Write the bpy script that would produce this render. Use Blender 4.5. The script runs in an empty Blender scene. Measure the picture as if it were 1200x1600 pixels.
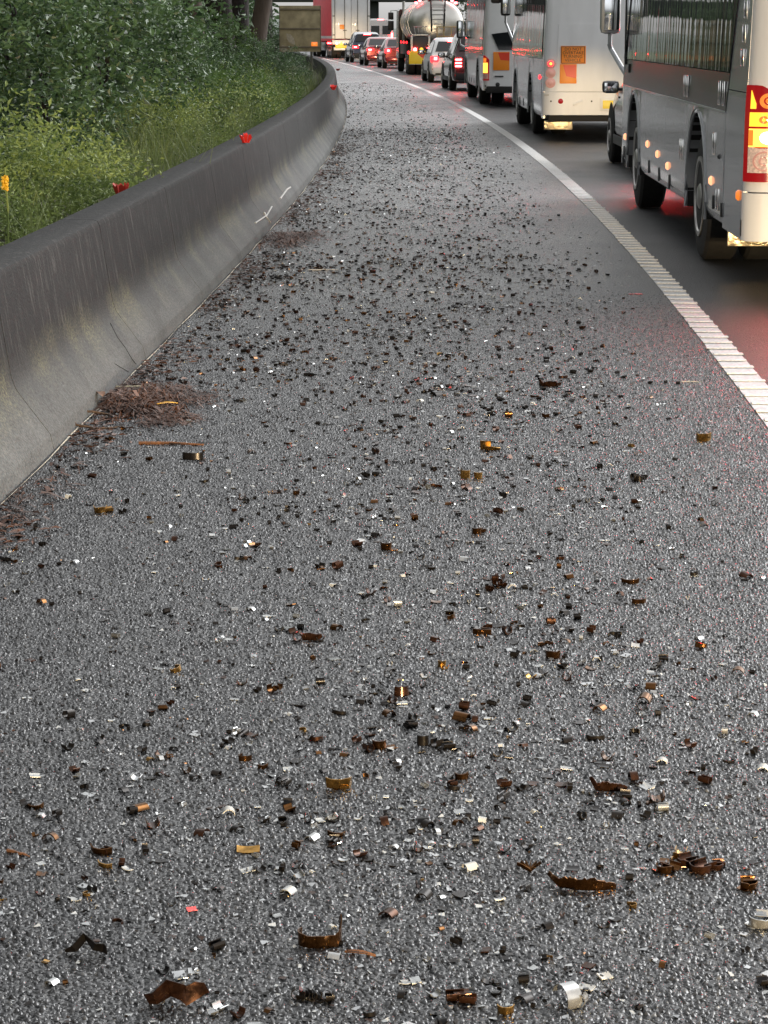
import bpy, bmesh, math, random
import numpy as np
from mathutils import Vector, Matrix
R = math.radians
random.seed(7); rng = np.random.default_rng(7)
S = bpy.context.scene
COL = S.collection

# ------------------------------------------------------------------ camera
CAM_H, FPX, HOR = 1.72, 3559.0, 50.0
PITCH = math.atan((800 - HOR) / FPX); SP, CP = math.sin(PITCH), math.cos(PITCH)
cd = bpy.data.cameras.new('camera'); cam = bpy.data.objects.new('camera', cd); COL.objects.link(cam)
cam.location = (0, 0, CAM_H); cam.rotation_euler = (R(90) - PITCH, 0, 0)
cd.sensor_fit = 'VERTICAL'; cd.sensor_height = 36; cd.sensor_width = 27; cd.lens = FPX / 1600 * 36
cd.clip_start = 0.1; cd.clip_end = 2500
S.camera = cam

# ------------------------------------------------------------------ sky, sun, exposure
SUN_EL, SUN_ROT = R(40), R(54)
W = bpy.data.worlds.new('World'); S.world = W; W.use_nodes = True
nt = W.node_tree; nt.nodes.clear()
sky = nt.nodes.new('ShaderNodeTexSky'); sky.sky_type = 'NISHITA'; sky.sun_disc = False
sky.sun_elevation = SUN_EL; sky.sun_rotation = SUN_ROT
sky.air_density = 1.0; sky.dust_density = 2.5; sky.ozone_density = 1.0; sky.altitude = 50
hs = nt.nodes.new('ShaderNodeHueSaturation'); hs.inputs['Saturation'].default_value = 0.06
tc = nt.nodes.new('ShaderNodeTexCoord'); nz = nt.nodes.new('ShaderNodeTexNoise')
nz.inputs['Scale'].default_value = 2.2; nz.inputs['Detail'].default_value = 5
mr = nt.nodes.new('ShaderNodeMapRange'); mr.inputs[1].default_value = 0.3; mr.inputs[2].default_value = 0.7
mr.inputs[3].default_value = 0.72; mr.inputs[4].default_value = 1.2
mx = nt.nodes.new('ShaderNodeMix'); mx.data_type = 'RGBA'; mx.blend_type = 'MULTIPLY'; mx.inputs[0].default_value = 1.0
bg = nt.nodes.new('ShaderNodeBackground'); bg.inputs['Strength'].default_value = 0.14
ow = nt.nodes.new('ShaderNodeOutputWorld')
L_ = nt.links.new
L_(sky.outputs[0], hs.inputs['Color']); L_(tc.outputs['Generated'], nz.inputs['Vector'])
L_(nz.outputs['Fac'], mr.inputs[0]); L_(hs.outputs[0], mx.inputs[6]); L_(mr.outputs[0], mx.inputs[7])
L_(mx.outputs[2], bg.inputs['Color']); L_(bg.outputs[0], ow.inputs['Surface'])
sd = bpy.data.lights.new('sun', 'SUN'); sd.energy = 0.85; sd.angle = R(40); sd.color = (0.96, 0.98, 1.0)
sun = bpy.data.objects.new('sun', sd); COL.objects.link(sun)
# direction the light comes from: rotation measured clockwise from +Y
sdir = Vector((math.sin(SUN_ROT) * math.cos(SUN_EL), math.cos(SUN_ROT) * math.cos(SUN_EL), math.sin(SUN_EL)))
sun.rotation_euler = sdir.to_track_quat('Z', 'Y').to_euler()
S.view_settings.view_transform = 'Standard'; S.view_settings.look = 'None'
S.view_settings.exposure = 0.92; S.view_settings.gamma = 1.0; S.view_settings.use_curve_mapping = False
S.cycles.max_bounces = 8; S.cycles.diffuse_bounces = 3; S.cycles.glossy_bounces = 4
S.cycles.transmission_bounces = 4; S.cycles.transparent_max_bounces = 8
S.cycles.sample_clamp_indirect = 10.0
S.cycles.caustics_reflective = False; S.cycles.caustics_refractive = False

# ------------------------------------------------------------------ measuring helpers (photo pixel -> ground metre)
def G(px, py, z=0.0):
    u = (px - 600) / FPX; v = (py - 800) / FPX
    t = (CAM_H - z) / (SP + v * CP)
    return t * u, t * (CP - v * SP)

# ------------------------------------------------------------------ materials
def nmat(name):
    m = bpy.data.materials.new(name); m.use_nodes = True
    n = m.node_tree; b = n.nodes['Principled BSDF']
    return m, n, b
def N(n, t, **k):
    x = n.nodes.new(t)
    for a, v in k.items(): setattr(x, a, v)
    return x
def mat(name, col, rough=0.5, metal=0.0, spec=0.5, var=0.0, scale=8.0, coat=0.0, bump=0.0, bscale=60.0, emit=None, es=0.0, rvar=0.0, stretch=None):
    m, n, b = nmat(name)
    b.inputs['Base Color'].default_value = (*col, 1); b.inputs['Roughness'].default_value = rough
    b.inputs['Metallic'].default_value = metal; b.inputs['Specular IOR Level'].default_value = spec
    b.inputs['Coat Weight'].default_value = coat; b.inputs['Coat Roughness'].default_value = 0.05
    if emit:
        b.inputs['Emission Color'].default_value = (*emit, 1); b.inputs['Emission Strength'].default_value = es
    if var or rvar or bump:
        t = N(n, 'ShaderNodeTexCoord'); vec = t.outputs['Object']
        if stretch:
            mp = N(n, 'ShaderNodeMapping'); mp.inputs['Scale'].default_value = stretch
            n.links.new(vec, mp.inputs['Vector']); vec = mp.outputs[0]
        z = N(n, 'ShaderNodeTexNoise'); z.inputs['Scale'].default_value = scale; z.inputs['Detail'].default_value = 6
        n.links.new(vec, z.inputs['Vector'])
        if var:
            r = N(n, 'ShaderNodeMapRange'); r.inputs[1].default_value = .3; r.inputs[2].default_value = .7
            r.inputs[3].default_value = 1 - var; r.inputs[4].default_value = 1 + var
            x = N(n, 'ShaderNodeMix', data_type='RGBA', blend_type='MULTIPLY'); x.inputs[0].default_value = 1
            x.inputs[6].default_value = (*col, 1)
            n.links.new(z.outputs['Fac'], r.inputs[0]); n.links.new(r.outputs[0], x.inputs[7])
            n.links.new(x.outputs[2], b.inputs['Base Color'])
        if rvar:
            r = N(n, 'ShaderNodeMapRange'); r.inputs[1].default_value = .3; r.inputs[2].default_value = .7
            r.inputs[3].default_value = max(.02, rough - rvar); r.inputs[4].default_value = rough + rvar
            n.links.new(z.outputs['Fac'], r.inputs[0]); n.links.new(r.outputs[0], b.inputs['Roughness'])
        if bump:
            z2 = N(n, 'ShaderNodeTexNoise'); z2.inputs['Scale'].default_value = bscale; z2.inputs['Detail'].default_value = 3
            n.links.new(vec, z2.inputs['Vector'])
            bp = N(n, 'ShaderNodeBump'); bp.inputs['Strength'].default_value = 1.0; bp.inputs['Distance'].default_value = bump
            n.links.new(z2.outputs['Fac'], bp.inputs['Height']); n.links.new(bp.outputs[0], b.inputs['Normal'])
    return m

def asphalt(name, base, rough, stone, relief, tint=(1, 1, 1), spec=0.5, film=0.35):
    m, n, b = nmat(name)
    g = N(n, 'ShaderNodeNewGeometry'); P = g.outputs['Position']
    v = N(n, 'ShaderNodeTexVoronoi', feature='F1'); v.inputs['Scale'].default_value = 1 / stone; v.inputs['Randomness'].default_value = 1
    wob = N(n, 'ShaderNodeTexNoise'); wob.inputs['Scale'].default_value = 0.9 / stone; wob.inputs['Detail'].default_value = 2
    ad = N(n, 'ShaderNodeMixRGB'); ad.blend_type = 'ADD'; ad.inputs[0].default_value = 0.006
    n.links.new(P, ad.inputs[1]); n.links.new(P, wob.inputs['Vector']); n.links.new(wob.outputs['Color'], ad.inputs[2])
    n.links.new(ad.outputs[0], v.inputs['Vector'])
    fine = N(n, 'ShaderNodeTexNoise'); fine.inputs['Scale'].default_value = 0.55 / stone; fine.inputs['Detail'].default_value = 4; fine.inputs['Roughness'].default_value = .65
    n.links.new(P, fine.inputs['Vector'])
    big = N(n, 'ShaderNodeTexNoise'); big.inputs['Scale'].default_value = 0.55; big.inputs['Detail'].default_value = 4
    n.links.new(P, big.inputs['Vector'])
    # height: rounded stone tops + finer grit
    sub = N(n, 'ShaderNodeMath', operation='MULTIPLY_ADD'); sub.inputs[1].default_value = -0.9; sub.inputs[2].default_value = 0.7
    n.links.new(v.outputs['Distance'], sub.inputs[0])
    h = N(n, 'ShaderNodeMath', operation='MULTIPLY_ADD'); h.inputs[1].default_value = 1.1
    n.links.new(fine.outputs['Fac'], h.inputs[0]); n.links.new(sub.outputs[0], h.inputs[2])
    bp = N(n, 'ShaderNodeBump'); bp.inputs['Strength'].default_value = 1; bp.inputs['Distance'].default_value = relief
    n.links.new(h.outputs[0], bp.inputs['Height']); n.links.new(bp.outputs[0], b.inputs['Normal'])
    # colour: each stone a little different, large soft patches
    bw = N(n, 'ShaderNodeRGBToBW'); n.links.new(v.outputs['Color'], bw.inputs[0])
    r1 = N(n, 'ShaderNodeMapRange'); r1.inputs[3].default_value = .12; r1.inputs[4].default_value = 2.3
    n.links.new(bw.outputs[0], r1.inputs[0])
    r2 = N(n, 'ShaderNodeMapRange'); r2.inputs[1].default_value = .3; r2.inputs[2].default_value = .7; r2.inputs[3].default_value = .75; r2.inputs[4].default_value = 1.25
    n.links.new(big.outputs['Fac'], r2.inputs[0])
    mu = N(n, 'ShaderNodeMath', operation='MULTIPLY'); n.links.new(r1.outputs[0], mu.inputs[0]); n.links.new(r2.outputs[0], mu.inputs[1])
    x = N(n, 'ShaderNodeMix', data_type='RGBA', blend_type='MULTIPLY'); x.inputs[0].default_value = 1
    x.inputs[6].default_value = (base * tint[0], base * tint[1], base * tint[2], 1); n.links.new(mu.outputs[0], x.inputs[7])
    n.links.new(x.outputs[2], b.inputs['Base Color'])
    r3 = N(n, 'ShaderNodeMapRange'); r3.inputs[1].default_value = .3; r3.inputs[2].default_value = .7; r3.inputs[3].default_value = rough - .07; r3.inputs[4].default_value = rough + .1
    n.links.new(big.outputs['Fac'], r3.inputs[0]); n.links.new(r3.outputs[0], b.inputs['Roughness'])
    b.inputs['Specular IOR Level'].default_value = spec
    b.inputs['Coat Weight'].default_value = film; b.inputs['Coat Roughness'].default_value = .36; n.links.new(bp.outputs[0], b.inputs['Coat Normal'])
    return m

def leaf_mat(name, dark, light, rough=0.35, trans=0.25):
    m, n, b = nmat(name)
    g = N(n, 'ShaderNodeNewGeometry')
    cr = N(n, 'ShaderNodeValToRGB'); cr.color_ramp.elements[0].color = (*dark, 1); cr.color_ramp.elements[1].color = (*light, 1)
    # half of the tone is the leaf's own, half its whole twig's (soft noise in space)
    zz = N(n, 'ShaderNodeTexNoise'); zz.inputs['Scale'].default_value = 2.6; zz.inputs['Detail'].default_value = 2; n.links.new(g.outputs['Position'], zz.inputs['Vector'])
    zr = N(n, 'ShaderNodeMapRange'); zr.inputs[1].default_value = .36; zr.inputs[2].default_value = .66; n.links.new(zz.outputs['Fac'], zr.inputs[0])
    mm = N(n, 'ShaderNodeMix'); mm.inputs[0].default_value = .55; n.links.new(g.outputs['Random Per Island'], mm.inputs[2]); n.links.new(zr.outputs[0], mm.inputs[3])
    n.links.new(mm.outputs[0], cr.inputs[0])
    n.links.new(cr.outputs[0], b.inputs['Base Color'])
    b.inputs['Roughness'].default_value = rough; b.inputs['Specular IOR Level'].default_value = 0.5
    tr = N(n, 'ShaderNodeBsdfTranslucent'); n.links.new(cr.outputs[0], tr.inputs['Color'])
    ms = N(n, 'ShaderNodeMixShader'); ms.inputs[0].default_value = trans
    o = n.nodes['Material Output']
    n.links.new(b.outputs[0], ms.inputs[1]); n.links.new(tr.outputs[0], ms.inputs[2]); n.links.new(ms.outputs[0], o.inputs['Surface'])
    return m

def concrete_mat():
    m, n, b = nmat('weathered_concrete')
    t = N(n, 'ShaderNodeNewGeometry'); P = t.outputs['Position']
    sep = N(n, 'ShaderNodeSeparateXYZ'); n.links.new(P, sep.inputs[0])
    # long vertical rain streaks: noise squeezed in z
    mp = N(n, 'ShaderNodeMapping'); mp.inputs['Scale'].default_value = (22, 22, .6); n.links.new(P, mp.inputs['Vector'])
    st = N(n, 'ShaderNodeTexNoise'); st.inputs['Scale'].default_value = 1.6; st.inputs['Detail'].default_value = 5; n.links.new(mp.outputs[0], st.inputs['Vector'])
    bl = N(n, 'ShaderNodeTexNoise'); bl.inputs['Scale'].default_value = 2.2; bl.inputs['Detail'].default_value = 7; n.links.new(P, bl.inputs['Vector'])
    gr = N(n, 'ShaderNodeTexNoise'); gr.inputs['Scale'].default_value = 90; gr.inputs['Detail'].default_value = 4; n.links.new(P, gr.inputs['Vector'])
    # base tone darkens with height over the flared foot, palest at the bottom
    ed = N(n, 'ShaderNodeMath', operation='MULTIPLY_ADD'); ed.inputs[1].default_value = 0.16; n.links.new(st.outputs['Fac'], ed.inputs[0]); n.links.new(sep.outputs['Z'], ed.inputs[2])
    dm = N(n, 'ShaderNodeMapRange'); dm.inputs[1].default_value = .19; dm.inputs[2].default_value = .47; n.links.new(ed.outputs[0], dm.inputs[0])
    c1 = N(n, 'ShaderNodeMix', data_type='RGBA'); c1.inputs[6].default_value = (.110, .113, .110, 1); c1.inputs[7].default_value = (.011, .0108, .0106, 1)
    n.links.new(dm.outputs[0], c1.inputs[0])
    # light streaks in the dark part
    s2 = N(n, 'ShaderNodeMapRange'); s2.inputs[1].default_value = .54; s2.inputs[2].default_value = .72; s2.inputs[4].default_value = .65; n.links.new(st.outputs['Fac'], s2.inputs[0])
    c2 = N(n, 'ShaderNodeMix', data_type='RGBA'); c2.inputs[7].default_value = (.075, .072, .066, 1); n.links.new(s2.outputs[0], c2.inputs[0]); n.links.new(c1.outputs[2], c2.inputs[6])
    # lichen, a yellow-green band where foot meets face
    lb = N(n, 'ShaderNodeMapRange'); lb.inputs[1].default_value = .46; lb.inputs[2].default_value = .62; n.links.new(bl.outputs['Fac'], lb.inputs[0])
    lz = N(n, 'ShaderNodeMath', operation='MULTIPLY_ADD'); lz.inputs[1].default_value = 1; lz.inputs[2].default_value = -.27; n.links.new(sep.outputs['Z'], lz.inputs[0])
    la = N(n, 'ShaderNodeMath', operation='ABSOLUTE'); n.links.new(lz.outputs[0], la.inputs[0])
    lw = N(n, 'ShaderNodeMapRange'); lw.inputs[1].default_value = .17; lw.inputs[2].default_value = .02; lw.inputs[3].default_value = 0; lw.inputs[4].default_value = .38; n.links.new(la.outputs[0], lw.inputs[0])
    lm = N(n, 'ShaderNodeMath', operation='MULTIPLY'); n.links.new(lb.outputs[0], lm.inputs[0]); n.links.new(lw.outputs[0], lm.inputs[1])
    sp2 = N(n, 'ShaderNodeMapRange'); sp2.inputs[1].default_value = .42; sp2.inputs[2].default_value = .6; n.links.new(gr.outputs['Fac'], sp2.inputs[0])
    lm2 = N(n, 'ShaderNodeMath', operation='MULTIPLY'); n.links.new(lm.outputs[0], lm2.inputs[0]); n.links.new(sp2.outputs[0], lm2.inputs[1])
    c3 = N(n, 'ShaderNodeMix', data_type='RGBA'); c3.inputs[7].default_value = (.17, .155, .065, 1); n.links.new(lm2.outputs[0], c3.inputs[0]); n.links.new(c2.outputs[2], c3.inputs[6])
    gm = N(n, 'ShaderNodeMapRange'); gm.inputs[1].default_value = .3; gm.inputs[2].default_value = .7; gm.inputs[3].default_value = .62; gm.inputs[4].default_value = 1.38; n.links.new(gr.outputs['Fac'], gm.inputs[0])
    bm_ = N(n, 'ShaderNodeMapRange'); bm_.inputs[1].default_value = .3; bm_.inputs[2].default_value = .7; bm_.inputs[3].default_value = .75; bm_.inputs[4].default_value = 1.25; n.links.new(bl.outputs['Fac'], bm_.inputs[0])
    mm = N(n, 'ShaderNodeMath', operation='MULTIPLY'); n.links.new(gm.outputs[0], mm.inputs[0]); n.links.new(bm_.outputs[0], mm.inputs[1])
    c4 = N(n, 'ShaderNodeMix', data_type='RGBA', blend_type='MULTIPLY'); c4.inputs[0].default_value = 1; n.links.new(c3.outputs[2], c4.inputs[6]); n.links.new(mm.outputs[0], c4.inputs[7])
    n.links.new(c4.outputs[2], b.inputs['Base Color'])
    b.inputs['Roughness'].default_value = .72; b.inputs['Specular IOR Level'].default_value = .25
    bp = N(n, 'ShaderNodeBump'); bp.inputs['Distance'].default_value = .004; n.links.new(gr.outputs['Fac'], bp.inputs['Height']); n.links.new(bp.outputs[0], b.inputs['Normal'])
    return m

def glass_mat(name, col=(.012, .014, .016), rough=.03, wav=.0046):
    # dark tinted coach glass, very slightly wavy along its length
    m, n, b = nmat(name)
    b.inputs['Base Color'].default_value = (*col, 1); b.inputs['Roughness'].default_value = rough; b.inputs['Specular IOR Level'].default_value = .65
    t = N(n, 'ShaderNodeTexCoord'); mp = N(n, 'ShaderNodeMapping'); mp.inputs['Scale'].default_value = (1, 3.2, .35)
    n.links.new(t.outputs['Object'], mp.inputs['Vector'])
    z = N(n, 'ShaderNodeTexNoise'); z.inputs['Scale'].default_value = 1.7; z.inputs['Detail'].default_value = 1.5; n.links.new(mp.outputs[0], z.inputs['Vector'])
    bp = N(n, 'ShaderNodeBump'); bp.inputs['Distance'].default_value = wav; n.links.new(z.outputs['Fac'], bp.inputs['Height']); n.links.new(bp.outputs[0], b.inputs['Normal'])
    return m

M = {}
M['shoulder'] = asphalt('wet_coarse_chip_seal', .019, .38, .0125, .0150, (.97, 1, 1.03), .62, .6)
M['lane'] = asphalt('damp_dark_asphalt', .017, .50, .011, .0050, (.94, 1, 1.07), .45, .25)
def stone_mat():
    m, n, b = nmat('wet_chip_stone')
    g = N(n, 'ShaderNodeNewGeometry'); cr = N(n, 'ShaderNodeValToRGB')
    cr.color_ramp.elements[0].color = (.005, .005, .005, 1); cr.color_ramp.elements[1].color = (.064, .066, .068, 1); e = cr.color_ramp.elements.new(.78); e.color = (.013, .013, .0135, 1)
    n.links.new(g.outputs['Random Per Island'], cr.inputs[0]); n.links.new(cr.outputs[0], b.inputs['Base Color'])
    b.inputs['Roughness'].default_value = .28; b.inputs['Specular IOR Level'].default_value = .62; b.inputs['Coat Weight'].default_value = .55; b.inputs['Coat Roughness'].default_value = .14
    return m
M['stone'] = stone_mat()
M['concrete'] = concrete_mat()
M['gap'] = mat('joint_filler', (.02, .02, .02), .9)
M['linepaint'] = mat('worn_white_thermoplastic', (.67, .67, .66), .5, var=.22, scale=40, bump=.002, bscale=160)
M['ribpaint'] = mat('raised_white_thermoplastic', (.72, .72, .71), .45, var=.2, scale=60)
M['soil'] = mat('dark_leafy_soil', (.045, .038, .026), .9, var=.5, scale=7, bump=.03, bscale=20)
M['grassland'] = mat('rough_grass_ground', (.07, .09, .035), .9, var=.4, scale=.3, bump=.05, bscale=2)
M['bark_dark'] = mat('dark_rough_bark', (.020, .014, .012), .85, var=.5, scale=9, bump=.03, bscale=25, stretch=(1, 1, .15))
M['bark_pale'] = mat('smooth_grey_brown_bark', (.075, .055, .042), .75, var=.45, scale=6, bump=.012, bscale=18, stretch=(1, 1, .25))
M['leaf_gloss'] = leaf_mat('glossy_dark_leaf', (.008, .025, .009), (.145, .245, .10), .40, .25)
M['leaf_mid'] = leaf_mat('mid_green_leaf', (.016, .045, .009), (.15, .25, .055), .38, .3)
M['leaf_weed'] = leaf_mat('pale_weed_leaf', (.042, .086, .016), (.36, .44, .13), .5, .3)
M['grass'] = leaf_mat('straw_green_grass', (.07, .11, .025), (.25, .29, .10), .5, .3)
M['leaf_far'] = leaf_mat('dull_crown_leaf', (.022, .040, .015), (.085, .115, .045), .5, .2)
M['petal'] = mat('yellow_petal', (.70, .40, .015), .5)
M['tyre'] = mat('tyre_rubber', (.018, .017, .016), .8, var=.3, scale=20)
M['rim'] = mat('painted_steel_rim', (.45, .44, .42), .35, .7, var=.2)
M['darkplastic'] = mat('black_plastic', (.018, .018, .019), .45)
M['under'] = mat('dirty_chassis_black', (.012, .011, .010), .8)
M['silver'] = mat('silver_coach_paint', (.50, .51, .525), .32, .3, coat=.5, var=.07, scale=2.5)
M['silver_side'] = mat('grey_silver_side_paint', (.44, .45, .465), .27, .28, coat=.6, var=.08, scale=2.5)
M['white'] = mat('white_vehicle_paint', (.74, .74, .74), .42, coat=.1, var=.06, scale=2.0)
M['offwhite'] = mat('off_white_and_lit_silver_paint', (.74, .74, .745), .40, spec=.4, var=.10, scale=3.0, stretch=(1, 1, .3))  # also carries the light falling on the silver coach's rear
M['charcoal'] = mat('charcoal_band_paint', (.020, .0185, .0195), .22, .1, spec=.3, coat=.12)
M['coachglass'] = glass_mat('tinted_coach_glass')
M['glass'] = mat('tinted_car_glass', (.012, .014, .016), .05, spec=.7)
M['chrome'] = mat('polished_chrome', (.82, .82, .82), .12, 1.0)
M['mirrorglass'] = mat('mirror_glass', (.75, .78, .8), .03, 1.0)
M['redhouse'] = mat('red_lamp_housing', (.20, .004, .006), .12, coat=.8, emit=(1, .012, .018), es=.10)
M['redlit'] = mat('lit_red_lamp', (.5, .01, .01), .3, emit=(1, .010, .014), es=5.0)
M['hotcore'] = mat('white_hot_lamp_core', (.9, .8, .5), .3, emit=(1, .9, .55), es=6.0)
M['brake'] = mat('lit_brake_lamp', (.6, .02, .02), .3, emit=(1, .024, .026), es=38.0)
M['amberlit'] = mat('lit_amber_lamp', (.7, .3, .03), .3, emit=(1, .46, .03), es=.95)
M['hotlit'] = mat('glaring_indicator_lamp', (.8, .5, .1), .3, emit=(1, .50, .06), es=1.3)
M['amberdim'] = mat('small_amber_marker_lamp', (.7, .25, .06), .25, emit=(1, .42, .22), es=.9)
M['stopdeep'] = mat('lit_deep_red_stop_lamp', (.6, .01, .015), .3, emit=(1, .03, .05), es=34.0)
M['ringlens'] = mat('clear_ring_lens', (.75, .40, .36), .12, coat=.7)
M['amberring'] = mat('dark_amber_ring_lens', (.50, .10, .02), .15, coat=.7, emit=(1, .25, .03), es=.5)
M['clear'] = mat('clear_reverse_lens', (.80, .62, .56), .12, coat=.7, var=.3, scale=60)
M['headlamp'] = mat('lit_headlamp', (.9, .9, .85), .2, emit=(1, .82, .5), es=30.0)
M['orange'] = mat('fluorescent_orange_film', (.92, .27, .012), .4)
M['redfilm'] = mat('retroreflective_red_film', (.80, .05, .012), .4)
M['yellowfilm'] = mat('retroreflective_yellow_film', (.90, .62, .02), .4)
M['print'] = mat('dark_printed_letters', (.10, .03, .006), .6)
M['faintprint'] = mat('faint_grey_letters', (.42, .40, .37), .6)
M['plateyellow'] = mat('yellow_number_plate', (.82, .62, .04), .4)
M['platewhite'] = mat('white_number_plate', (.82, .82, .80), .35)
M['redlitcar'] = mat('lamp_reddened_car_paint', (.30, .010, .014), .2, .25, coat=.9)  # red glow of brake lamps on the bodies is put into this colour
M['bluecar'] = mat('navy_blue_car_paint', (.022, .032, .060), .2, .5, coat=.9)
M['blackcar'] = mat('black_car_paint', (.016, .015, .016), .18, .4, coat=.9)
M['maroon'] = mat('dusty_maroon_paint', (.055, .016, .018), .22, .5, coat=.8)
M['curtain'] = mat('red_trailer_curtain', (.78, .05, .075), .5, var=.1, scale=3)
M['steel'] = mat('brushed_stainless_tank', (.62, .60, .56), .28, .9, var=.06, scale=3, stretch=(1, .1, 1))
M['galv'] = mat('galvanised_tube', (.45, .44, .41), .4, .7)
M['yellowrail'] = mat('dull_yellow_rail_paint', (.45, .34, .12), .5)
M['signback'] = mat('weathered_sign_sheet', (.40, .345, .215), .6, .1, var=.30, scale=5)
M['signrail'] = mat('weathered_sign_rail', (.20, .175, .125), .6, .2, var=.2)
M['paletan'] = mat('pale_tan_tone', (.50, .45, .35), .6, var=.25, scale=20)
M['post'] = mat('grey_steel_post', (.10, .10, .09), .6, .3)
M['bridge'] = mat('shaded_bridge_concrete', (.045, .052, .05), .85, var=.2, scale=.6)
M['hill'] = mat('distant_hill_scrub', (.13, .15, .13), .95, var=.3, scale=.05)
M['redplastic'] = mat('bright_red_plastic', (.90, .035, .025), .35)
M['redbroken'] = mat('dull_red_plastic', (.45, .035, .02), .45)
M['pinkplastic'] = mat('red_lens_shard', (.75, .10, .10), .25)
M['bronze'] = mat('bronze_swarf', (.125, .058, .021), .15, .95, var=.45, scale=45, rvar=.07)
M['brass'] = mat('gold_swarf', (.42, .24, .07), .16, .95, var=.5, scale=70, rvar=.08)
M['brown'] = mat('brown_burnt_swarf', (.048, .021, .011), .25, .75, var=.5, scale=60, rvar=.12)
M['darksw'] = mat('blackened_swarf', (.016, .014, .013), .30, .6, var=.4, scale=60)
M['silversw'] = mat('bright_swarf', (.46, .47, .47), .22, .85, var=.2, scale=50)
M['palesw'] = mat('pale_flake', (.42, .43, .42), .4, .1, var=.25, scale=40)
M['stick'] = mat('weathered_twig', (.085, .055, .038), .8, var=.4, scale=60)
M['palestick'] = mat('bleached_stick', (.45, .44, .42), .6)
M['brownleaf'] = mat('dry_brown_leaf', (.16, .075, .036), .5, var=.3, scale=50)
M['needle'] = leaf_mat('red_brown_needle_litter', (.014, .006, .004), (.15, .066, .036), .5, .05)
M['yellowleaf'] = mat('yellow_dead_leaf', (.75, .42, .05), .5)
M['mudflap'] = mat('scuffed_metal_flap', (.50, .42, .28), .3, .7, var=.5, scale=14, bump=.01, bscale=22)

# ------------------------------------------------------------------ mesh helpers
class MB:
    def __init__(s): s.v = []; s.f = []; s.m = []
    def add(s, verts, faces, mi=0):
        o = len(s.v); s.v.extend([tuple(p) for p in verts]); s.f.extend([tuple(i + o for i in f) for f in faces]); s.m.extend([mi] * len(faces)); return s
    def box(s, c, d, rot=None, bev=0.0, mi=0):
        x, y, z = d[0] / 2, d[1] / 2, d[2] / 2
        if bev > 0:
            b = min(bev, x * .95, y * .95, z * .95)
            bm = bmesh.new(); bmesh.ops.create_cube(bm, size=1)
            bmesh.ops.scale(bm, vec=d, verts=bm.verts)
            bmesh.ops.bevel(bm, geom=bm.edges[:], offset=b, segments=2, affect='EDGES', profile=.6)
            vs = [v.co.copy() for v in bm.verts]; bm.verts.index_update(); fs = [[v.index for v in f.verts] for f in bm.faces]; bm.free()
        else:
            vs = [Vector(p) for p in ((-x,-y,-z),(x,-y,-z),(x,y,-z),(-x,y,-z),(-x,-y,z),(x,-y,z),(x,y,z),(-x,y,z))]
            fs = [(3,2,1,0),(4,5,6,7),(0,1,5,4),(1,2,6,5),(2,3,7,6),(3,0,4,7)]
        if rot is not None:
            vs = [rot @ p for p in vs]
        cc = Vector(c); return s.add([p + cc for p in vs], fs, mi)
    def tube(s, pts, r, n=8, cap=True, mi=0):
        pts = [Vector(p) for p in pts]; rs = r if isinstance(r, (list, tuple)) else [r] * len(pts)
        rings = []
        for i, p in enumerate(pts):
            t = (pts[min(i + 1, len(pts) - 1)] - pts[max(i - 1, 0)]).normalized()
            a = t.cross(Vector((0, 0, 1)))
            if a.length < .05: a = t.cross(Vector((1, 0, 0)))
            a.normalize(); b = t.cross(a)
            rings.append([p + (a * math.cos(k * 2 * math.pi / n) + b * math.sin(k * 2 * math.pi / n)) * rs[i] for k in range(n)])
        return s.loft(rings, True, cap, mi)
    def loft(s, rings, closed=True, cap=True, mi=0):
        n = len(rings[0]); vs = [p for r in rings for p in r]; fs = []
        for i in range(len(rings) - 1):
            for k in range(n if closed else n - 1):
                a = i * n + k; b = i * n + (k + 1) % n
                fs.append((a, b, b + n, a + n))
        if cap and closed:
            fs.append(tuple(range(n))[::-1]); fs.append(tuple((len(rings) - 1) * n + k for k in range(n)))
        return s.add(vs, fs, mi)
    def lathe_x(s, prof, cx, cy, cz, n=28, mi=0):
        # prof: list of (x offset, radius) about the x axis
        rings = [[(cx + x, cy + r * math.cos(k * 2 * math.pi / n), cz + r * math.sin(k * 2 * math.pi / n)) for k in range(n)] for x, r in prof]
        return s.loft(rings, True, True, mi)
    def plate(s, poly, thick, mi=0):
        # poly: planar loop of 3-D points, thickened along its normal
        P = [Vector(p) for p in poly]; nrm = Vector((0, 0, 0))
        for i in range(len(P)):
            nrm += (P[i] - P[0]).cross(P[(i + 1) % len(P)] - P[0])
        nrm.normalize(); n = len(P)
        vs = P + [p + nrm * thick for p in P]
        fs = [tuple(range(n))[::-1], tuple(range(n, 2 * n))] + [(k, (k + 1) % n, (k + 1) % n + n, k + n) for k in range(n)]
        return s.add(vs, fs, mi)
    def build(s, name, m, parent=None, smooth=40, recalc=True):
        me = bpy.data.meshes.new(name); me.from_pydata(s.v, [], s.f)
        ms = m if isinstance(m, (list, tuple)) else [m]
        for x in ms: me.materials.append(x)
        if len(ms) > 1: me.polygons.foreach_set('material_index', s.m)
        if recalc:
            bm = bmesh.new(); bm.from_mesh(me); bmesh.ops.recalc_face_normals(bm, faces=bm.faces[:]); bm.to_mesh(me); bm.free()
        if smooth:
            me.polygons.foreach_set('use_smooth', [True] * len(me.polygons)); me.set_sharp_from_angle(angle=R(smooth))
        me.update()
        o = bpy.data.objects.new(name, me); COL.objects.link(o)
        if parent: o.parent = parent
        return o

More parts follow.
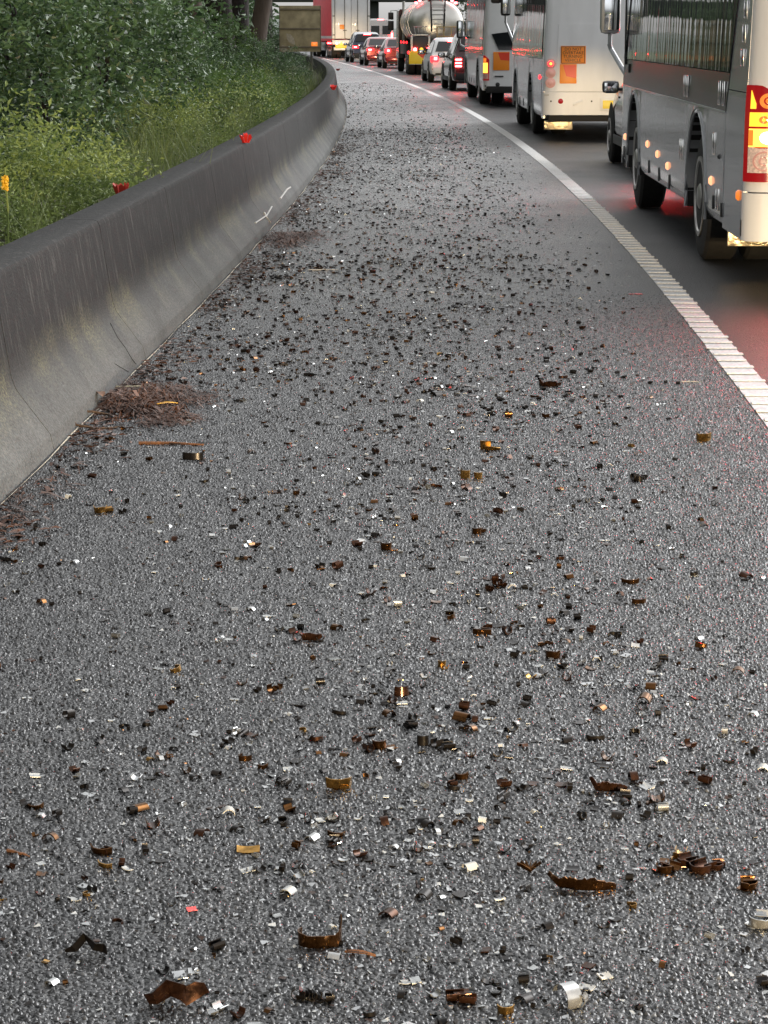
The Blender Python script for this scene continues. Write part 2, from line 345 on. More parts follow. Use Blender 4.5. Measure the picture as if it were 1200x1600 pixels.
def tag(o, label=None, cat=None, group=None, kind=None):
    if label: o['label'] = label
    if cat: o['category'] = cat
    if group: o['group'] = group
    if kind: o['kind'] = kind
    return o
def empty(name, loc, rz=0.0, label=None, cat=None, group=None):
    o = bpy.data.objects.new(name, None); COL.objects.link(o); o.empty_display_size = .2
    o.location = loc; o.rotation_euler = (0, 0, rz); return tag(o, label, cat, group)
def share(name, src, parent, loc=None, rot=None, scale=None):
    o = bpy.data.objects.new(name, src.data); COL.objects.link(o)
    if parent: o.parent = parent
    if loc is not None: o.location = loc
    if rot is not None: o.rotation_euler = rot
    if scale is not None: o.scale = scale
    return o

# ------------------------------------------------------------------ road alignment (fitted to the photograph's lines, in metres)
_e = [(1200,676),(1120,572),(1050,492),(960,388),(920,340),(880,290),(840,250),(780,201),(729,170),(689,153),(646.6,136),(601,119),(556,106),(513,93.5),(493,89)]
_ew = [G(*q) for q in _e] + [(1.30, 0), (1.44, 4), (-9.6, 215), (-14.5, 260)]
_ce = np.polyfit([q[1] for q in _ew], [q[0] for q in _ew], 5)
_bw = [(-1.78, 0), (-1.62, 4.5), (-1.44, 8.4), (-1.42, 8.97), (-1.36, 10.66), (-1.29, 11.82), (-1.19, 14.1), (-1.05, 19.74), (-.95, 24.4), (-.80, 31.9), (-.72, 39.1),
       (-.72, 48.4), (-.87, 55.7), (-1.25, 66.9), (-1.62, 73), (-2.65, 96), (-5.0, 128), (-7.4, 152), (-12.6, 200), (-20.5, 260)]
_cb = np.polyfit([q[1] for q in _bw], [q[0] for q in _bw], 6)
def EX(y):
    if y < 0: return 1.30 + .03 * y
    return float(np.polyval(_ce, y))
def BX(y):
    if y < 0: return float(np.polyval(_cb, 0)) + .035 * y
    return float(np.polyval(_cb, y))
def slope(fn, y): return (fn(y + .5) - fn(y - .5))
YS = [-30 + 1.0 * i for i in range(0, 61)] + [31 + 2.0 * i for i in range(0, 110)]
YS = [y for y in YS if y <= 250]

def strip(name, x0, x1, z, m, ys=YS, cols=1):
    b = MB(); vs = []; fs = []
    for y in ys:
        a, c = x0(y), x1(y)
        for k in range(cols + 1): vs.append((a + (c - a) * k / cols, y, z))
    n = cols + 1
    for i in range(len(ys) - 1):
        for k in range(cols): fs.append((i * n + k, i * n + k + 1, (i + 1) * n + k + 1, (i + 1) * n + k))
    b.add(vs, fs); return b.build(name, m, smooth=0)

tag(strip('shoulder_pavement', lambda y: BX(y) - .45, EX, 0.0, M['shoulder']), kind='structure')
tag(strip('road', EX, lambda y: EX(y) + 11.5, 0.0, M['lane']), kind='structure')
def chip_stones():
    r = np.random.default_rng(3); pitch = .0121
    ys = np.arange(3.2, 15.5, pitch); X = []; Y = []
    for y in ys:
        half = .1686 * y + .45; x0 = max(BX(y) + .01, -half); x1 = min(EX(y) - .01, half)
        p = 1.0 if y < 9 else max(0, 1 - (y - 9) / 6.5)
        xs = np.arange(x0, x1, pitch); k = r.random(len(xs)) < p * .93; xs = xs[k]
        X.append(xs + r.uniform(-.42, .42, len(xs)) * pitch); Y.append(y + r.uniform(-.42, .42, len(xs)) * pitch)
    X = np.concatenate(X); Y = np.concatenate(Y); n = len(X)
    rad = r.uniform(.0038, .0088, n); h = rad * r.uniform(.35, 1.15, n); a0 = r.uniform(0, 6.28, n)
    V = np.zeros((n, 6, 3), np.float32)
    for k in range(5):
        a = a0 + k * 2 * np.pi / 5 + r.uniform(-.45, .45, n); q = rad * r.uniform(.75, 1.2, n)
        V[:, k, 0] = X + np.cos(a) * q; V[:, k, 1] = Y + np.sin(a) * q; V[:, k, 2] = -.0006
    V[:, 5, 0] = X + rad * r.uniform(-.55, .55, n); V[:, 5, 1] = Y + rad * r.uniform(-.55, .55, n); V[:, 5, 2] = h
    base = (np.arange(n) * 6)[:, None, None]; tri = np.array([[k, (k + 1) % 5, 5] for k in range(5)])[None]
    I = (base + tri).reshape(-1).astype(np.int32); nt_ = n * 5
    me = bpy.data.meshes.new('chip_stones'); me.vertices.add(n * 6); me.vertices.foreach_set('co', V.reshape(-1))
    me.loops.add(nt_ * 3); me.loops.foreach_set('vertex_index', I); me.polygons.add(nt_); me.polygons.foreach_set('loop_start', np.arange(0, nt_ * 3, 3, dtype=np.int32))
    me.materials.append(M['stone']); me.update(calc_edges=True)
    o = bpy.data.objects.new('chip_stones', me); COL.objects.link(o); tag(o, kind='stuff')
chip_stones()
g = MB(); g.add([(-900, -120, -.12), (900, -120, -.12), (900, 1900, -.12), (-900, 1900, -.12)], [(0, 1, 2, 3)])
tag(g.build('ground', M['grassland'], smooth=0), kind='structure')
# bank behind the barrier, rising gently to the trees
def bank():
    b = MB(); ys = YS; offs = [-.47, -.9, -1.6, -3, -6, -12, -30, -70]; zs = [.30, .34, .40, .46, .62, 1.2, 3.2, 9]
    vs = []; fs = []; n = len(offs)
    for y in ys:
        for o, z in zip(offs, zs): vs.append((BX(y) + o, y, z + (.05 * math.sin(y * 1.3 + o * 2) if o < -.6 else 0)))
    for i in range(len(ys) - 1):
        for k in range(n - 1): fs.append((i * n + k, i * n + k + 1, (i + 1) * n + k + 1, (i + 1) * n + k))
    b.add(vs, fs); return b.build('bank', M['soil'], smooth=60)
tag(bank(), kind='structure')

# edge line: thin sheet plus raised ribs
line = strip('edge_line', lambda y: EX(y), lambda y: EX(y) + .155, .004, M['linepaint'], ys=[y for y in YS if y > -10])
tag(line, kind='structure')
rb = MB(); rb.box((0, 0, .006), (.160, .055, .007), bev=.003)
rib0 = rb.build('rib', M['ribpaint'], None)
y = 3.0; first = True
while y < 46:
    loc = (EX(y) + .0775 + random.uniform(-.007, .007), y, .004); rz = -math.atan(slope(EX, y)) + random.uniform(-.03, .03)
    if first: o = rib0; first = False
    else: o = share('rib', rib0, None)
    o.parent = line; o.location = loc; o.rotation_euler = (0, 0, rz); o.scale = (random.uniform(.95, 1.05), random.uniform(.85, 1.15), random.uniform(.75, 1.1) * (1 if y < 20 else max(.12, 1 - (y - 20) / 26)))
    y += .238

# ------------------------------------------------------------------ concrete barrier in cast lengths
BH = .745
PROF = [(.0, .0), (-.012, .055), (-.015, .07), (-.13, .225), (-.155, .262), (-.172, .31), (-.232, .715), (-.243, .737), (-.262, BH), (-.44, BH), (-.462, .735), (-.470, .71), (-.52, .0)]
bar = empty('concrete_barrier', (BX(20), 20, 0), 0, 'long weathered grey concrete crash barrier curving along the shoulder', 'barrier')
def seg(y0, y1):
    n = 6; rings = []
    for i in range(n + 1):
        yy = y0 + (y1 - y0) * i / n
        tl = slope(BX, yy); nx, ny = 1 / math.hypot(1, tl), -tl / math.hypot(1, tl)
        rings.append([(BX(yy) + px * nx - bar.location.x, yy + px * ny - bar.location.y, pz) for px, pz in PROF])
    return MB().loft(rings, True, True)
yy = -6.9; 
while yy < 210:
    l = 2.72 if yy < 90 else 6
    seg(yy, yy + l - .008).build('barrier_segment', M['concrete'], bar, smooth=35); yy += l
core = MB(); rings = []
for i in range(0, 120):
    yy = -6.5 + i * 1.8
    rings.append([(BX(yy) + px * .93 - .018 - bar.location.x, yy - bar.location.y, pz * .975 + .002) for px, pz in PROF])
core.loft(rings, True, True).build('joint_filler', M['gap'], bar)
# run-off sealant strip at the foot: pale thin bead
bead = MB(); pts = [(BX(-4 + i * .6) + .012 + .006 * math.sin(i * 2.1), -4 + i * .6, .004) for i in range(110)]
bead.tube([Vector(p) - Vector((bar.location.x, bar.location.y, 0)) for p in pts], [.0022 + .0017 * math.sin(i * 1.7) for i in range(110)], 5)
bead.build('sealant_bead', M['paletan'], bar)

gs = strip('foot_shadow_strip', lambda y: BX(y) + .001 - bar.location.x, lambda y: BX(y) + .022 + .006 * math.sin(y * 3.1) - bar.location.x, .0030, M['gap'], ys=[y for y in YS if -6 < y < 90])  # flat dark strip, painted shade of the gap along the foot
gs.parent = bar; gs.location.y = -bar.location.y
# scuffs: pale paint scrapes on the flared foot
def scuff(pts, w, name):
    b = MB(); vs = []; 
    for (px, py) in pts:
        # intersect the view ray with the sloping foot by stepping height
        best = None
        for k in range(0, 60):
            z = .30 * k / 59; X_, Y_ = G(px, py, z)
            off = np.interp(z, [0, .055, .07, .225, .262, .31], [0, -.012, -.015, -.13, -.155, -.172])
            d = abs(BX(Y_) + off - X_)
            if best is None or d < best[0]: best = (d, X_, Y_, z)
        vs.append(Vector(best[1:]))
    b.tube([v + Vector((.004, 0, .002)) - Vector((bar.location.x, bar.location.y, 0)) for v in vs], w, 5); b.build(name, M['palestick'], bar)
scuff([(412, 333), (416, 341), (421, 348)], .012, 'paint_scrape')
scuff([(437, 311), (442, 304), (448, 296), (453, 293)], .010, 'paint_scrape')
scuff([(398, 349), (407, 343), (416, 337), (424, 323)], .008, 'paint_scrape')
def crack(pts): 
    b = MB(); vs = []
    for (px, py) in pts:
        best = None
        for k in range(0, 90):
            z = .5 * k / 89; X_, Y_ = G(px, py, z)
            off = np.interp(z, [0, .055, .07, .225, .262, .31, .715], [0, -.012, -.015, -.13, -.155, -.172, -.232])
            d = abs(BX(Y_) + off - X_)
            if best is None or d < best[0]: best = (d, X_, Y_, z)
        vs.append(Vector(best[1:]) + Vector((.0015, 0, .001)) - Vector((bar.location.x, bar.location.y, 0)))
    b.tube(vs, .0017, 4); b.build('crack', M['gap'], bar)
crack([(172, 505), (183, 527), (195, 543), (205, 560), (212, 569)]); crack([(175, 566), (186, 573), (200, 581)])

# ------------------------------------------------------------------ wheels and vehicles
def wheel(parent, x, y, r, w, side, dual=False, rimmat='rim', spokes=8, name='wheel'):
    # side: -1 = left wheel (outer face toward -x)
    t = MB(); wd = w
    prof = [(-wd / 2, r * .62), (-wd / 2 - .004, r * .80), (-wd / 2 + .01, r * .94), (-wd / 2 + .035, r * .995), (wd / 2 - .035, r * .995), (wd / 2 - .01, r * .94), (wd / 2 + .004, r * .8), (wd / 2, r * .62)]
    t.lathe_x(prof, x, y, r, 36)
    if dual: t.lathe_x(prof, x - side * (wd + .05), y, r, 36)
    root = t.build(name, M['tyre'], parent, smooth=30)
    rm = MB(); xo = x + side * wd / 2
    d = -side
    rm.lathe_x([(d * .03, r * .63), (-d * .012, r * .63), (-d * .012, r * .56), (d * .03, r * .52), (d * (.09 if dual else .03), r * .40), (d * (.07 if dual else .015), r * .22), (-d * .005, r * .2), (-d * .02, r * .15), (-d * .02, .005)], xo, y, r, 28)
    rim = rm.build('rim', M[rimmat], root, smooth=35)
    if spokes:
        k = MB()
        for i in range(spokes):
            a = i * 2 * math.pi / spokes
            k.box((xo + d * .02, y + math.cos(a) * r * .36, r + math.sin(a) * r * .36), (.016, .024, .024), bev=.004)
        k.build('wheel_nuts' if dual else 'spokes', M['chrome'] if dual else M['darkplastic'], root)
    return root

def spot(parent, loc, tgt, energy, size=R(44), col=(1, .74, .42)):
    d = bpy.data.lights.new('headlamp_beam', 'SPOT'); d.energy = energy; d.spot_size = size; d.spot_blend = 1.0; d.color = col; d.shadow_soft_size = .07
    o = bpy.data.objects.new('headlamp_beam', d); COL.objects.link(o); o.parent = parent; o.location = loc
    o.rotation_euler = (Vector(tgt) - Vector(loc)).to_track_quat('-Z', 'Y').to_euler(); return o

def text(name, s, size, loc, rot, m, parent, ext=.001, align='CENTER'):
    c = bpy.data.curves.new(name, 'FONT'); c.body = s; c.size = size; c.align_x = align; c.align_y = 'CENTER'; c.extrude = ext; c.resolution_u = 2; c.space_line = .85
    c.materials.append(m); t = bpy.data.objects.new(name + '_curve', c); COL.objects.link(t)
    me = bpy.data.meshes.new_from_object(t.evaluated_get(bpy.context.evaluated_depsgraph_get())); me.name = name
    bpy.data.objects.remove(t); bpy.data.curves.remove(c)
    o = bpy.data.objects.new(name, me); COL.objects.link(o); o.parent = parent; o.location = loc; o.rotation_euler = rot
    return o

# ---- cars: stations along the length, one loft for the shell, separate glass, lamps, plate, bumper, wheels
SHAPES = {
 # (fraction from the rear, belt height, roof height or None, belt half width factor, roof half width factor)
 'suv':   [(0, .90, None), (.02, 1.02, None), (.06, 1.05, 1.15), (.105, 1.05, 1.60), (.22, 1.04, 1.70), (.42, 1.02, 1.72), (.55, 1.00, 1.67), (.69, 1.00, 1.10), (.80, .98, None), (.93, .90, None), (.985, .74, None), (1, .62, None)],
 'hatch': [(0, .82, None), (.02, .93, None), (.05, .96, 1.03), (.16, .96, 1.42), (.28, .95, 1.50), (.42, .93, 1.52), (.55, .92, 1.44), (.72, .92, .98), (.82, .88, None), (.94, .78, None), (.985, .66, None), (1, .55, None)],
 'sedan': [(0, .85, None), (.02, .96, None), (.15, .98, None), (.19, .97, 1.02), (.32, .95, 1.38), (.42, .93, 1.45), (.53, .92, 1.42), (.72, .91, .97), (.82, .88, None), (.94, .77, None), (.985, .66, None), (1, .55, None)],
}
def car(name, shape, Lc, Wc, rearleft, hd, paint, label, k=1.0, lamp='stack', plate='platewhite', beams=0, braking=True, mirrors=True, beam_deg=26):
    # rearleft: world (x, y) of the rear-left corner; hd: heading, metres of x per metre of y
    a = -math.atan(hd); ca, sa = math.cos(a), math.sin(a)
    cx = rearleft[0] + ca * Wc / 2; cy = rearleft[1] + sa * Wc / 2
    root = empty(name, (cx, cy, 0), a, label, 'car')
    w = Wc / 2; zb = .22 * k
    st = SHAPES[shape]; rings = []; info = []
    for (fr, belt, roof) in st:
        yv = fr * Lc; belt *= k
        tap = 1.0
        if fr < .03: tap = .93 + fr * 2.2
        if fr > .9: tap = 1 - (fr - .9) * 1.6
        wb = w * tap; wt = wb * .93
        if roof is None: rz, wr = belt + .012, wt * .88
        else:
            rz = roof * k; wr = wt * (1 - .24 * min(1, (rz - belt) / (.55)))
        half = [(0, zb), (wb * .80, zb), (wb * .95, zb + .08), (wb, .45 * k), (wb * .995, belt * .72), (wt, belt), (wr, rz - (.02 if roof is None else .05)), (wr * .86, rz), (0, rz + .02)]
        ring = [(x, yv, z) for x, z in half] + [(-x, yv, z) for x, z in half[-2:0:-1]]
        rings.append(ring); info.append((yv, belt, rz, wt, wr, roof))
    MB().loft(rings, True, True).build('body', paint, root, smooth=38)
    gh = [i for i in info if i[5] is not None]
    # side windows: front and rear door panes each side
    for sd in (-1, 1):
        # greenhouse outline in (y, z): sloped at both ends
        y0b, y0t = gh[0][0] + .22, gh[1][0] + .12; y3b, y3t = gh[-1][0] - .22, gh[-2][0] - .02
        ym = (y0t + y3t) / 2
        for (ya, yb_, yta, ytb) in ((y0b + .1, ym - .03, y0t + .12, ym - .03), (ym + .03, y3b, ym + .03, y3t)):
            def pt(yv, top):
                ys_ = [i[0] for i in info]
                b_ = np.interp(yv, ys_, [i[1] for i in info]); r_ = np.interp(yv, ys_, [i[2] for i in info]); wt_ = np.interp(yv, ys_, [i[3] for i in info]); wr_ = np.interp(yv, ys_, [i[4] for i in info])
                r_ -= .05
                tt = .88 if top else .08
                return (sd * (wt_ + (wr_ - wt_) * tt + .008), yv, b_ + (r_ - b_) * tt)
            MB().plate([pt(ya, 0), pt(yb_, 0), pt(ytb, 1), pt(yta, 1)] if sd > 0 else [pt(yta, 1), pt(ytb, 1), pt(yb_, 0), pt(ya, 0)], .004).build('side_window', M['glass'], root)
    # rear window
    i0, i1 = gh[0], gh[1]
    def rw(t, xf):
        yv = i0[0] + (i1[0] - i0[0]) * t; z = i0[2] + (i1[2] - i0[2]) * t; wr = i0[4] + (i1[4] - i0[4]) * t
        return Vector((xf * wr * .86, yv - .012, z + .012))
    MB().plate([rw(.04, -1), rw(.04, 1), rw(.90, .95), rw(.90, -.95)], .006).build('rear_window', M['glass'], root)
    j0, j1 = gh[-1], gh[-2]
    def ww(t, xf):
        yv = j0[0] + (j1[0] - j0[0]) * t; z = j0[2] + (j1[2] - j0[2]) * t; wr = j0[4] + (j1[4] - j0[4]) * t
        return Vector((xf * wr * .86, yv + .012, z + .012))
    MB().plate([ww(.05, 1), ww(.05, -1), ww(.93, -.95), ww(.93, .95)], .006).build('windscreen', M['glass'], root)
    # rear fascia
    belt0 = st[1][1] * k
    MB().box((0, .03, .43 * k), (Wc * .90, .16, .22 * k), bev=.05).build('bumper', paint if shape != 'suv' else M['darkplastic'], root)
    MB().box((0, .04, .29 * k), (Wc * .80, .12, .10), bev=.03).build('bumper_skirt', M['darkplastic'], root)
    pz = .66 * k if shape != 'sedan' else .62 * k
    pl = MB().box((0, -.022, pz), (.37, .012, .125), bev=.004).build('number_plate', M[plate], root)
    for sd in (-1, 1):
        if lamp == 'stack':
            h = MB().box((sd * w * .80, .035, belt0 * .83), (.24, .13, .30 * k), bev=.05).build('tail_light', M['redhouse'], root)
            for zz in (.90, .80, .71):
                MB().box((sd * w * .80, -.034, belt0 * zz), (.19, .02, .05), bev=.008).build('lens', M['brake' if braking else 'redlit'], h)
        elif lamp == 'round':
            h = MB().box((sd * w * .82, .03, belt0 * .86), (.30, .12, .20 * k), bev=.06).build('tail_light', M['redlit'], root)
            MB().box((sd * w * .79, -.036, belt0 * .88), (.11, .02, .10), bev=.02).build('lens', M['brake'], h)
        else:
            h = MB().box((sd * w * .76, .03, belt0 * .85), (.36, .12, .14 * k), bev=.04).build('tail_light', M['redlit'], root)
            MB().box((sd * w * .78, -.036, belt0 * .85), (.17, .02, .08), bev=.015).build('lens', M['brake'], h)
        hl = MB().box((sd * w * .70, Lc * .975, .66 * k), (.36, .14, .15), bev=.05).build('headlight', M['headlamp' if beams else 'clear'], root)
        MB().box((sd * w * .86, -.02, .46 * k), (.10, .02, .05), bev=.01).build('reflector', M['redhouse'], root)
        if mirrors:
            yv = gh[-1][0] - .32
            mr_ = MB().box((sd * (w + .10), yv, 1.02 * k), (.22, .12, .16), bev=.05).build('wing_mirror', M['darkplastic'], root)
            MB().box((sd * (w + .10), yv - .061, 1.02 * k), (.17, .006, .11), bev=.002).build('mirror_glass', M['mirrorglass'], mr_)
            MB().box((sd * (w - .02), yv, .99 * k), (.12, .05, .04), bev=.012).build('mirror_arm', M['darkplastic'], mr_)
        # arches + wheels
        for yv in (Lc * .19, Lc * .80):
            rw_ = .335 * k if shape != 'suv' else .365 * k
            arch = MB(); n = 14
            ring = [[(sd * (w + .004), yv + math.cos(t) * rr, max(zb, rw_ + math.sin(t) * rr)) for t in [math.pi * q / n for q in range(n + 1)]] for rr in (rw_ * 1.20, rw_ * .2)]
            arch.loft(ring, False, False); arch.build('wheel_arch', M['under'], root)
            wheel(root, sd * (w - .085), yv, rw_, .21, sd)
        MB().box((sd * (w + .006), Lc * .5, .34 * k), (.02, Lc * .42, .12), bev=.01).build('sill', M['darkplastic'], root)
        for q in (.36, .58):
            MB().box((sd * (w + .008), Lc * q, .86 * k * (.95 if shape != 'suv' else 1.04)), (.025, .17, .03), bev=.008).build('door_handle', paint, root)
    if braking and shape != 'sedan':
        MB().box((0, gh[1][0] - .05, gh[1][2] - .01), (.42, .05, .045), bev=.01).build('high_brake_light', M['brake'], root)
    elif braking:
        MB().box((0, gh[0][0] + .28, gh[0][2] + .12), (.34, .03, .03), bev=.01).build('high_brake_light', M['brake'], root)
    if beams:
        for sd in (-1, 1): spot(root, (sd * w * .70, Lc + .06, .66 * k), (sd * w * .9, Lc + 12, .10), beams, R(beam_deg))
    return root

# ---- coaches
def coach(name, Lb, Wb, Hb, rearleft, hd, label, wheels, tyre_r, belt, skirt, sidem, rearm, seams, bandm='charcoal', band_h=.27, pane_cuts=(), glass_top=None, rear_diag=(1.1, .45), beams=0, glass='coachglass', arch_extra=.16, dual=True):
    a = -math.atan(hd); ca, sa = math.cos(a), math.sin(a)
    root = empty(name, (rearleft[0] + ca * Wb / 2, rearleft[1] + sa * Wb / 2, 0), a, label, 'coach')
    w = Wb / 2; rc = .11; gt = glass_top or Hb - .45
    lean = lambda z: max(0, (z - belt)) * .035          # tumblehome
    def arch_z(yv):
        zz = skirt
        for yw in wheels:
            d = abs(yv - yw); rr = tyre_r + arch_extra
            if d < rr: zz = max(zz, tyre_r + math.sqrt(rr * rr - d * d))
        return min(zz, belt - .02)
    q0 = rear_diag[0]
    # skirt pieces
    edges = [q0] + list(seams) + [Lb - .35]
    for sd in (-1, 1):
        for e0, e1 in zip(edges[:-1], edges[1:]):
            ys = sorted(set([e0 + .004, e1 - .004] + list(np.linspace(e0 + .004, e1 - .004, max(4, int((e1 - e0) / .08)))) + [yw + s * (tyre_r + arch_extra) for yw in wheels for s in (-1, 1) if e0 < yw + s * (tyre_r + arch_extra) < e1]))
            rings = []
            for yv in ys:
                z0 = arch_z(yv)
                roll = max(0, .10 - (z0 - skirt))       # bottom edge rolls under where there is no arch
                zs = [z0, z0 + .035, z0 + .10, z0 + (belt - z0) * .5, belt - .006]
                xs = [w - roll * .75, w - roll * .28, w, w + .006, w]
                prof = [(x, z) for x, z in zip(xs, zs)] + [(w - .03, belt - .006), (w - .10, z0)]
                rings.append([(sd * x, yv, z) for x, z in prof])
            MB().loft(rings, True, True).build('side_panel', sidem, root, smooth=30)
        # rolled wheel-arch lips and dark liners
        for yw in wheels:
            rr = tyre_r + arch_extra; n = 18
            lip = MB(); t0 = math.asin(max(-1, min(1, (skirt - tyre_r) / rr)))
            angs = [t0 + (math.pi - 2 * t0) * i / n for i in range(n + 1)]
            lip.tube([(sd * (w + .004), yw + math.cos(t) * rr, min(belt - .015, tyre_r + math.sin(t) * rr)) for t in angs], .013, 6)
            lip.build('arch_lip', sidem, root)
            ln = MB(); ln.loft([[(sd * x, yw + math.cos(t) * rr, min(belt, tyre_r + math.sin(t) * rr)) for t in angs] for x in (w - .01, w - .75)], False, False)
            ln.add([(sd * (w - .75), yw - rr, skirt), (sd * (w - .75), yw + rr, skirt), (sd * (w - .75), yw + rr, belt), (sd * (w - .75), yw - rr, belt)], [(0, 1, 2, 3)])
            ln.build('arch_liner', M['under'], root, smooth=0)
            wheel(root, sd * (w - .17), yw, tyre_r, .27, sd, dual=dual and yw == wheels[0])
        # dark band over the belt
        def diag(z): return rear_diag[0] + (rear_diag[1] - rear_diag[0]) * (z - belt) / (gt - belt)
        z1 = belt + band_h
        if band_h > .02:
            vs = [(sd * (w - lean(z)), yv, z) for z, yv in ((belt, diag(belt)), (belt, Lb - .35), (z1, Lb - .35), (z1, diag(z1)))]
            MB().plate(vs if sd > 0 else vs[::-1], -.03 if False else .004).build('waist_panel', M[bandm], root)
        # moulding on the belt line
        MB().box((sd * (w + .004), (q0 + Lb - .35) / 2, belt), (.014, Lb - .35 - q0, .016), bev=.004).build('belt_moulding', M['silver'], root)
        cuts = [None] + list(pane_cuts) + [None]
        for c0, c1 in zip(cuts[:-1], cuts[1:]):
            zb_, zt_ = z1 + .006, gt
            yb0 = diag(zb_) + .02 if c0 is None else c0 + .006; yt0 = diag(zt_) + .02 if c0 is None else c0 + .006
            yb1 = Lb - .30 if c1 is None else c1 - .006; yt1 = Lb - .55 if c1 is None else c1 - .006
            vs = [(sd * (w - lean(zb_) + .003), yb0, zb_), (sd * (w - lean(zb_) + .003), yb1, zb_), (sd * (w - lean(zt_) + .003), yt1, zt_), (sd * (w - lean(zt_) + .003), yt0, zt_)]
            MB().plate(vs if sd > 0 else vs[::-1], .006).build('side_window', M[glass], root)
    # inner dark body so nothing shows through
    MB().box((0, Lb / 2, (belt + gt) / 2 + .05), (Wb - .16, Lb - .5, gt - belt + .2)).build('cabin_interior', M['under'], root)
    MB().box((0, Lb / 2, (skirt + .02 + belt) / 2 + .02), (Wb - .9, Lb - .7, belt - skirt - .04)).build('chassis', M['under'], root)
    # roof
    rings = []
    for yv, s in ((.02, .94), (.12, .985), (.5, 1), (Lb - 1.0, 1), (Lb - .5, .98), (Lb - .32, .93)):
        wt = (w - lean(gt)) * s; zt = Hb - (1 - s) * 1.2
        rings.append([(-wt, yv, gt - .004), (-wt * 1.0, yv, gt + .10), (-wt * .97, yv, zt - .14), (-wt * .86, yv, zt - .03), (-wt * .5, yv, zt), (wt * .5, yv, zt), (wt * .86, yv, zt - .03), (wt * .97, yv, zt - .14), (wt, yv, gt + .10), (wt, yv, gt - .004)])
    MB().loft(rings, True, True).build('roof', rearm, root, smooth=35)
    # rear shell with rounded corners and rear quarter panels: plan curve swept in z
    def plan(u, z, off=0.0):
        # u: distance from the left corner tangent point on the rear; negative runs forward along the left side
        ww = w - lean(z); pull = max(0, z - 1.6) * .06
        if u < 0: return (-(ww + off), rc - u + pull, z)
        arc = rc * math.pi / 2
        if u < arc:
            t = u / rc; return (-(ww - rc) - math.cos(t) * (rc + off), rc - math.sin(t) * (rc + off) + pull, z)
        x = -(ww - rc) + (u - arc); return (x, -off + pull - .03 * (1 - (x / ww) ** 2), z)
    arc = rc * math.pi / 2; U = 2 * (w - rc) + arc
    def shell(z0, z1, off, name, m, nz=6, quarter=False, inset=0):
        rings = []
        for i in range(nz + 1):
            z = z0 + (z1 - z0) * i / nz
            left = []
            if quarter:
                yq = max(rc + .02, diag(max(z, belt)) if z > belt else q0)
                left = [plan(-(yq - rc) + .004, z, off), plan(-(yq - rc) * .5, z, off)]
            left += [plan(arc * k / 5, z, off) for k in range(6)]
            left += [plan(arc + (w - rc - lean(z)) * k / 4, z, off) for k in range(1, 5)]
            rings.append(left + [(-x, yv, zz) for x, yv, zz in left[-2::-1]])
        b = MB(); n = len(rings[0])
        inner = [[(x * .93, yv + .06, z) for x, yv, z in r] for r in rings]
        b.loft(rings, False, False); b.loft([rings[0], inner[0]], False, False); b.loft([rings[-1], inner[-1]], False, False)
        return b.build(name, m, root, smooth=32)
    def quarter(z0, z1, name='quarter_panel', m=sidem, nz=6):
        for sg in (1, -1):
            rings = []
            for i in range(nz + 1):
                z = z0 + (z1 - z0) * i / nz; yq = max(rc + .03, diag(z) if z > belt else q0); row = []
                for f in (1, .66, .33, 0):
                    x, yv, zz = plan(-(yq - rc) * f - .002, z, 0); row.append((x * sg, yv, zz))
                row += [(x + .03 * sg, yv, zz) for x, yv, zz in row[::-1]]
                rings.append(row)
            MB().loft(rings, True, True).build(name, m, root, smooth=32)
    quarter(skirt + .02, belt + .155); quarter(belt + .161, Hb - .42)
    def patch(u0, u1, zf0, zf1, off, thick, name, m, parent=None, n=10, nzz=4):
        # raised patch on the rear shell between heights zf0(u) and zf1(u)
        outer = []; 
        for i in range(n + 1):
            u = u0 + (u1 - u0) * i / n; a0 = zf0(u); a1 = zf1(u)
            outer.append([plan(u, a0, off)] + [plan(u, a0 + (a1 - a0) * k / nzz, off + thick) for k in range(nzz + 1)] + [plan(u, a1, off)])
        return MB().loft(outer, True, True).build(name, m, parent or root, smooth=30)
    # front: simple nose with windscreen
    rings = []
    for z, f in ((skirt, .90), (skirt + .15, .97), (belt, 1.0), (gt, .93), (Hb - .15, .80)):
        wt = (w - lean(z)) * (1 if z < Hb - .2 else .95)
        nose = Lb - .40 + .40 * f
        rings.append([(-wt, Lb - .37, z), (-wt * .99, nose - .14, z), (-wt * .86, nose - .02, z), (0, nose + .03, z), (wt * .86, nose - .02, z), (wt * .99, nose - .14, z), (wt, Lb - .37, z)])
    MB().loft(rings, False, False).build('front_panel', rearm, root, smooth=40)
    rs = []
    for z, f in ((belt + .05, 1.0), (gt, .93)):
        wt = (w - lean(z)) * .97; nose = Lb - .40 + .40 * f + .012
        rs.append([(-wt, nose - .12, z), (-wt * .86, nose - .005, z), (0, nose + .045, z), (wt * .86, nose - .005, z), (wt, nose - .12, z)])
    MB().loft(rs, False, False).build('windscreen', M['glass'], root)
    for sd in (-1, 1):
        MB().box((sd * w * .72, Lb - .03, .75), (.4, .12, .2), bev=.05).build('headlight', M['headlamp' if beams else 'clear'], root)
        if beams: spot(root, (sd * w * .72, Lb + .06, .75), (sd * w * .5, Lb + 12, .3), beams)
    return root, plan, shell, patch, U, w

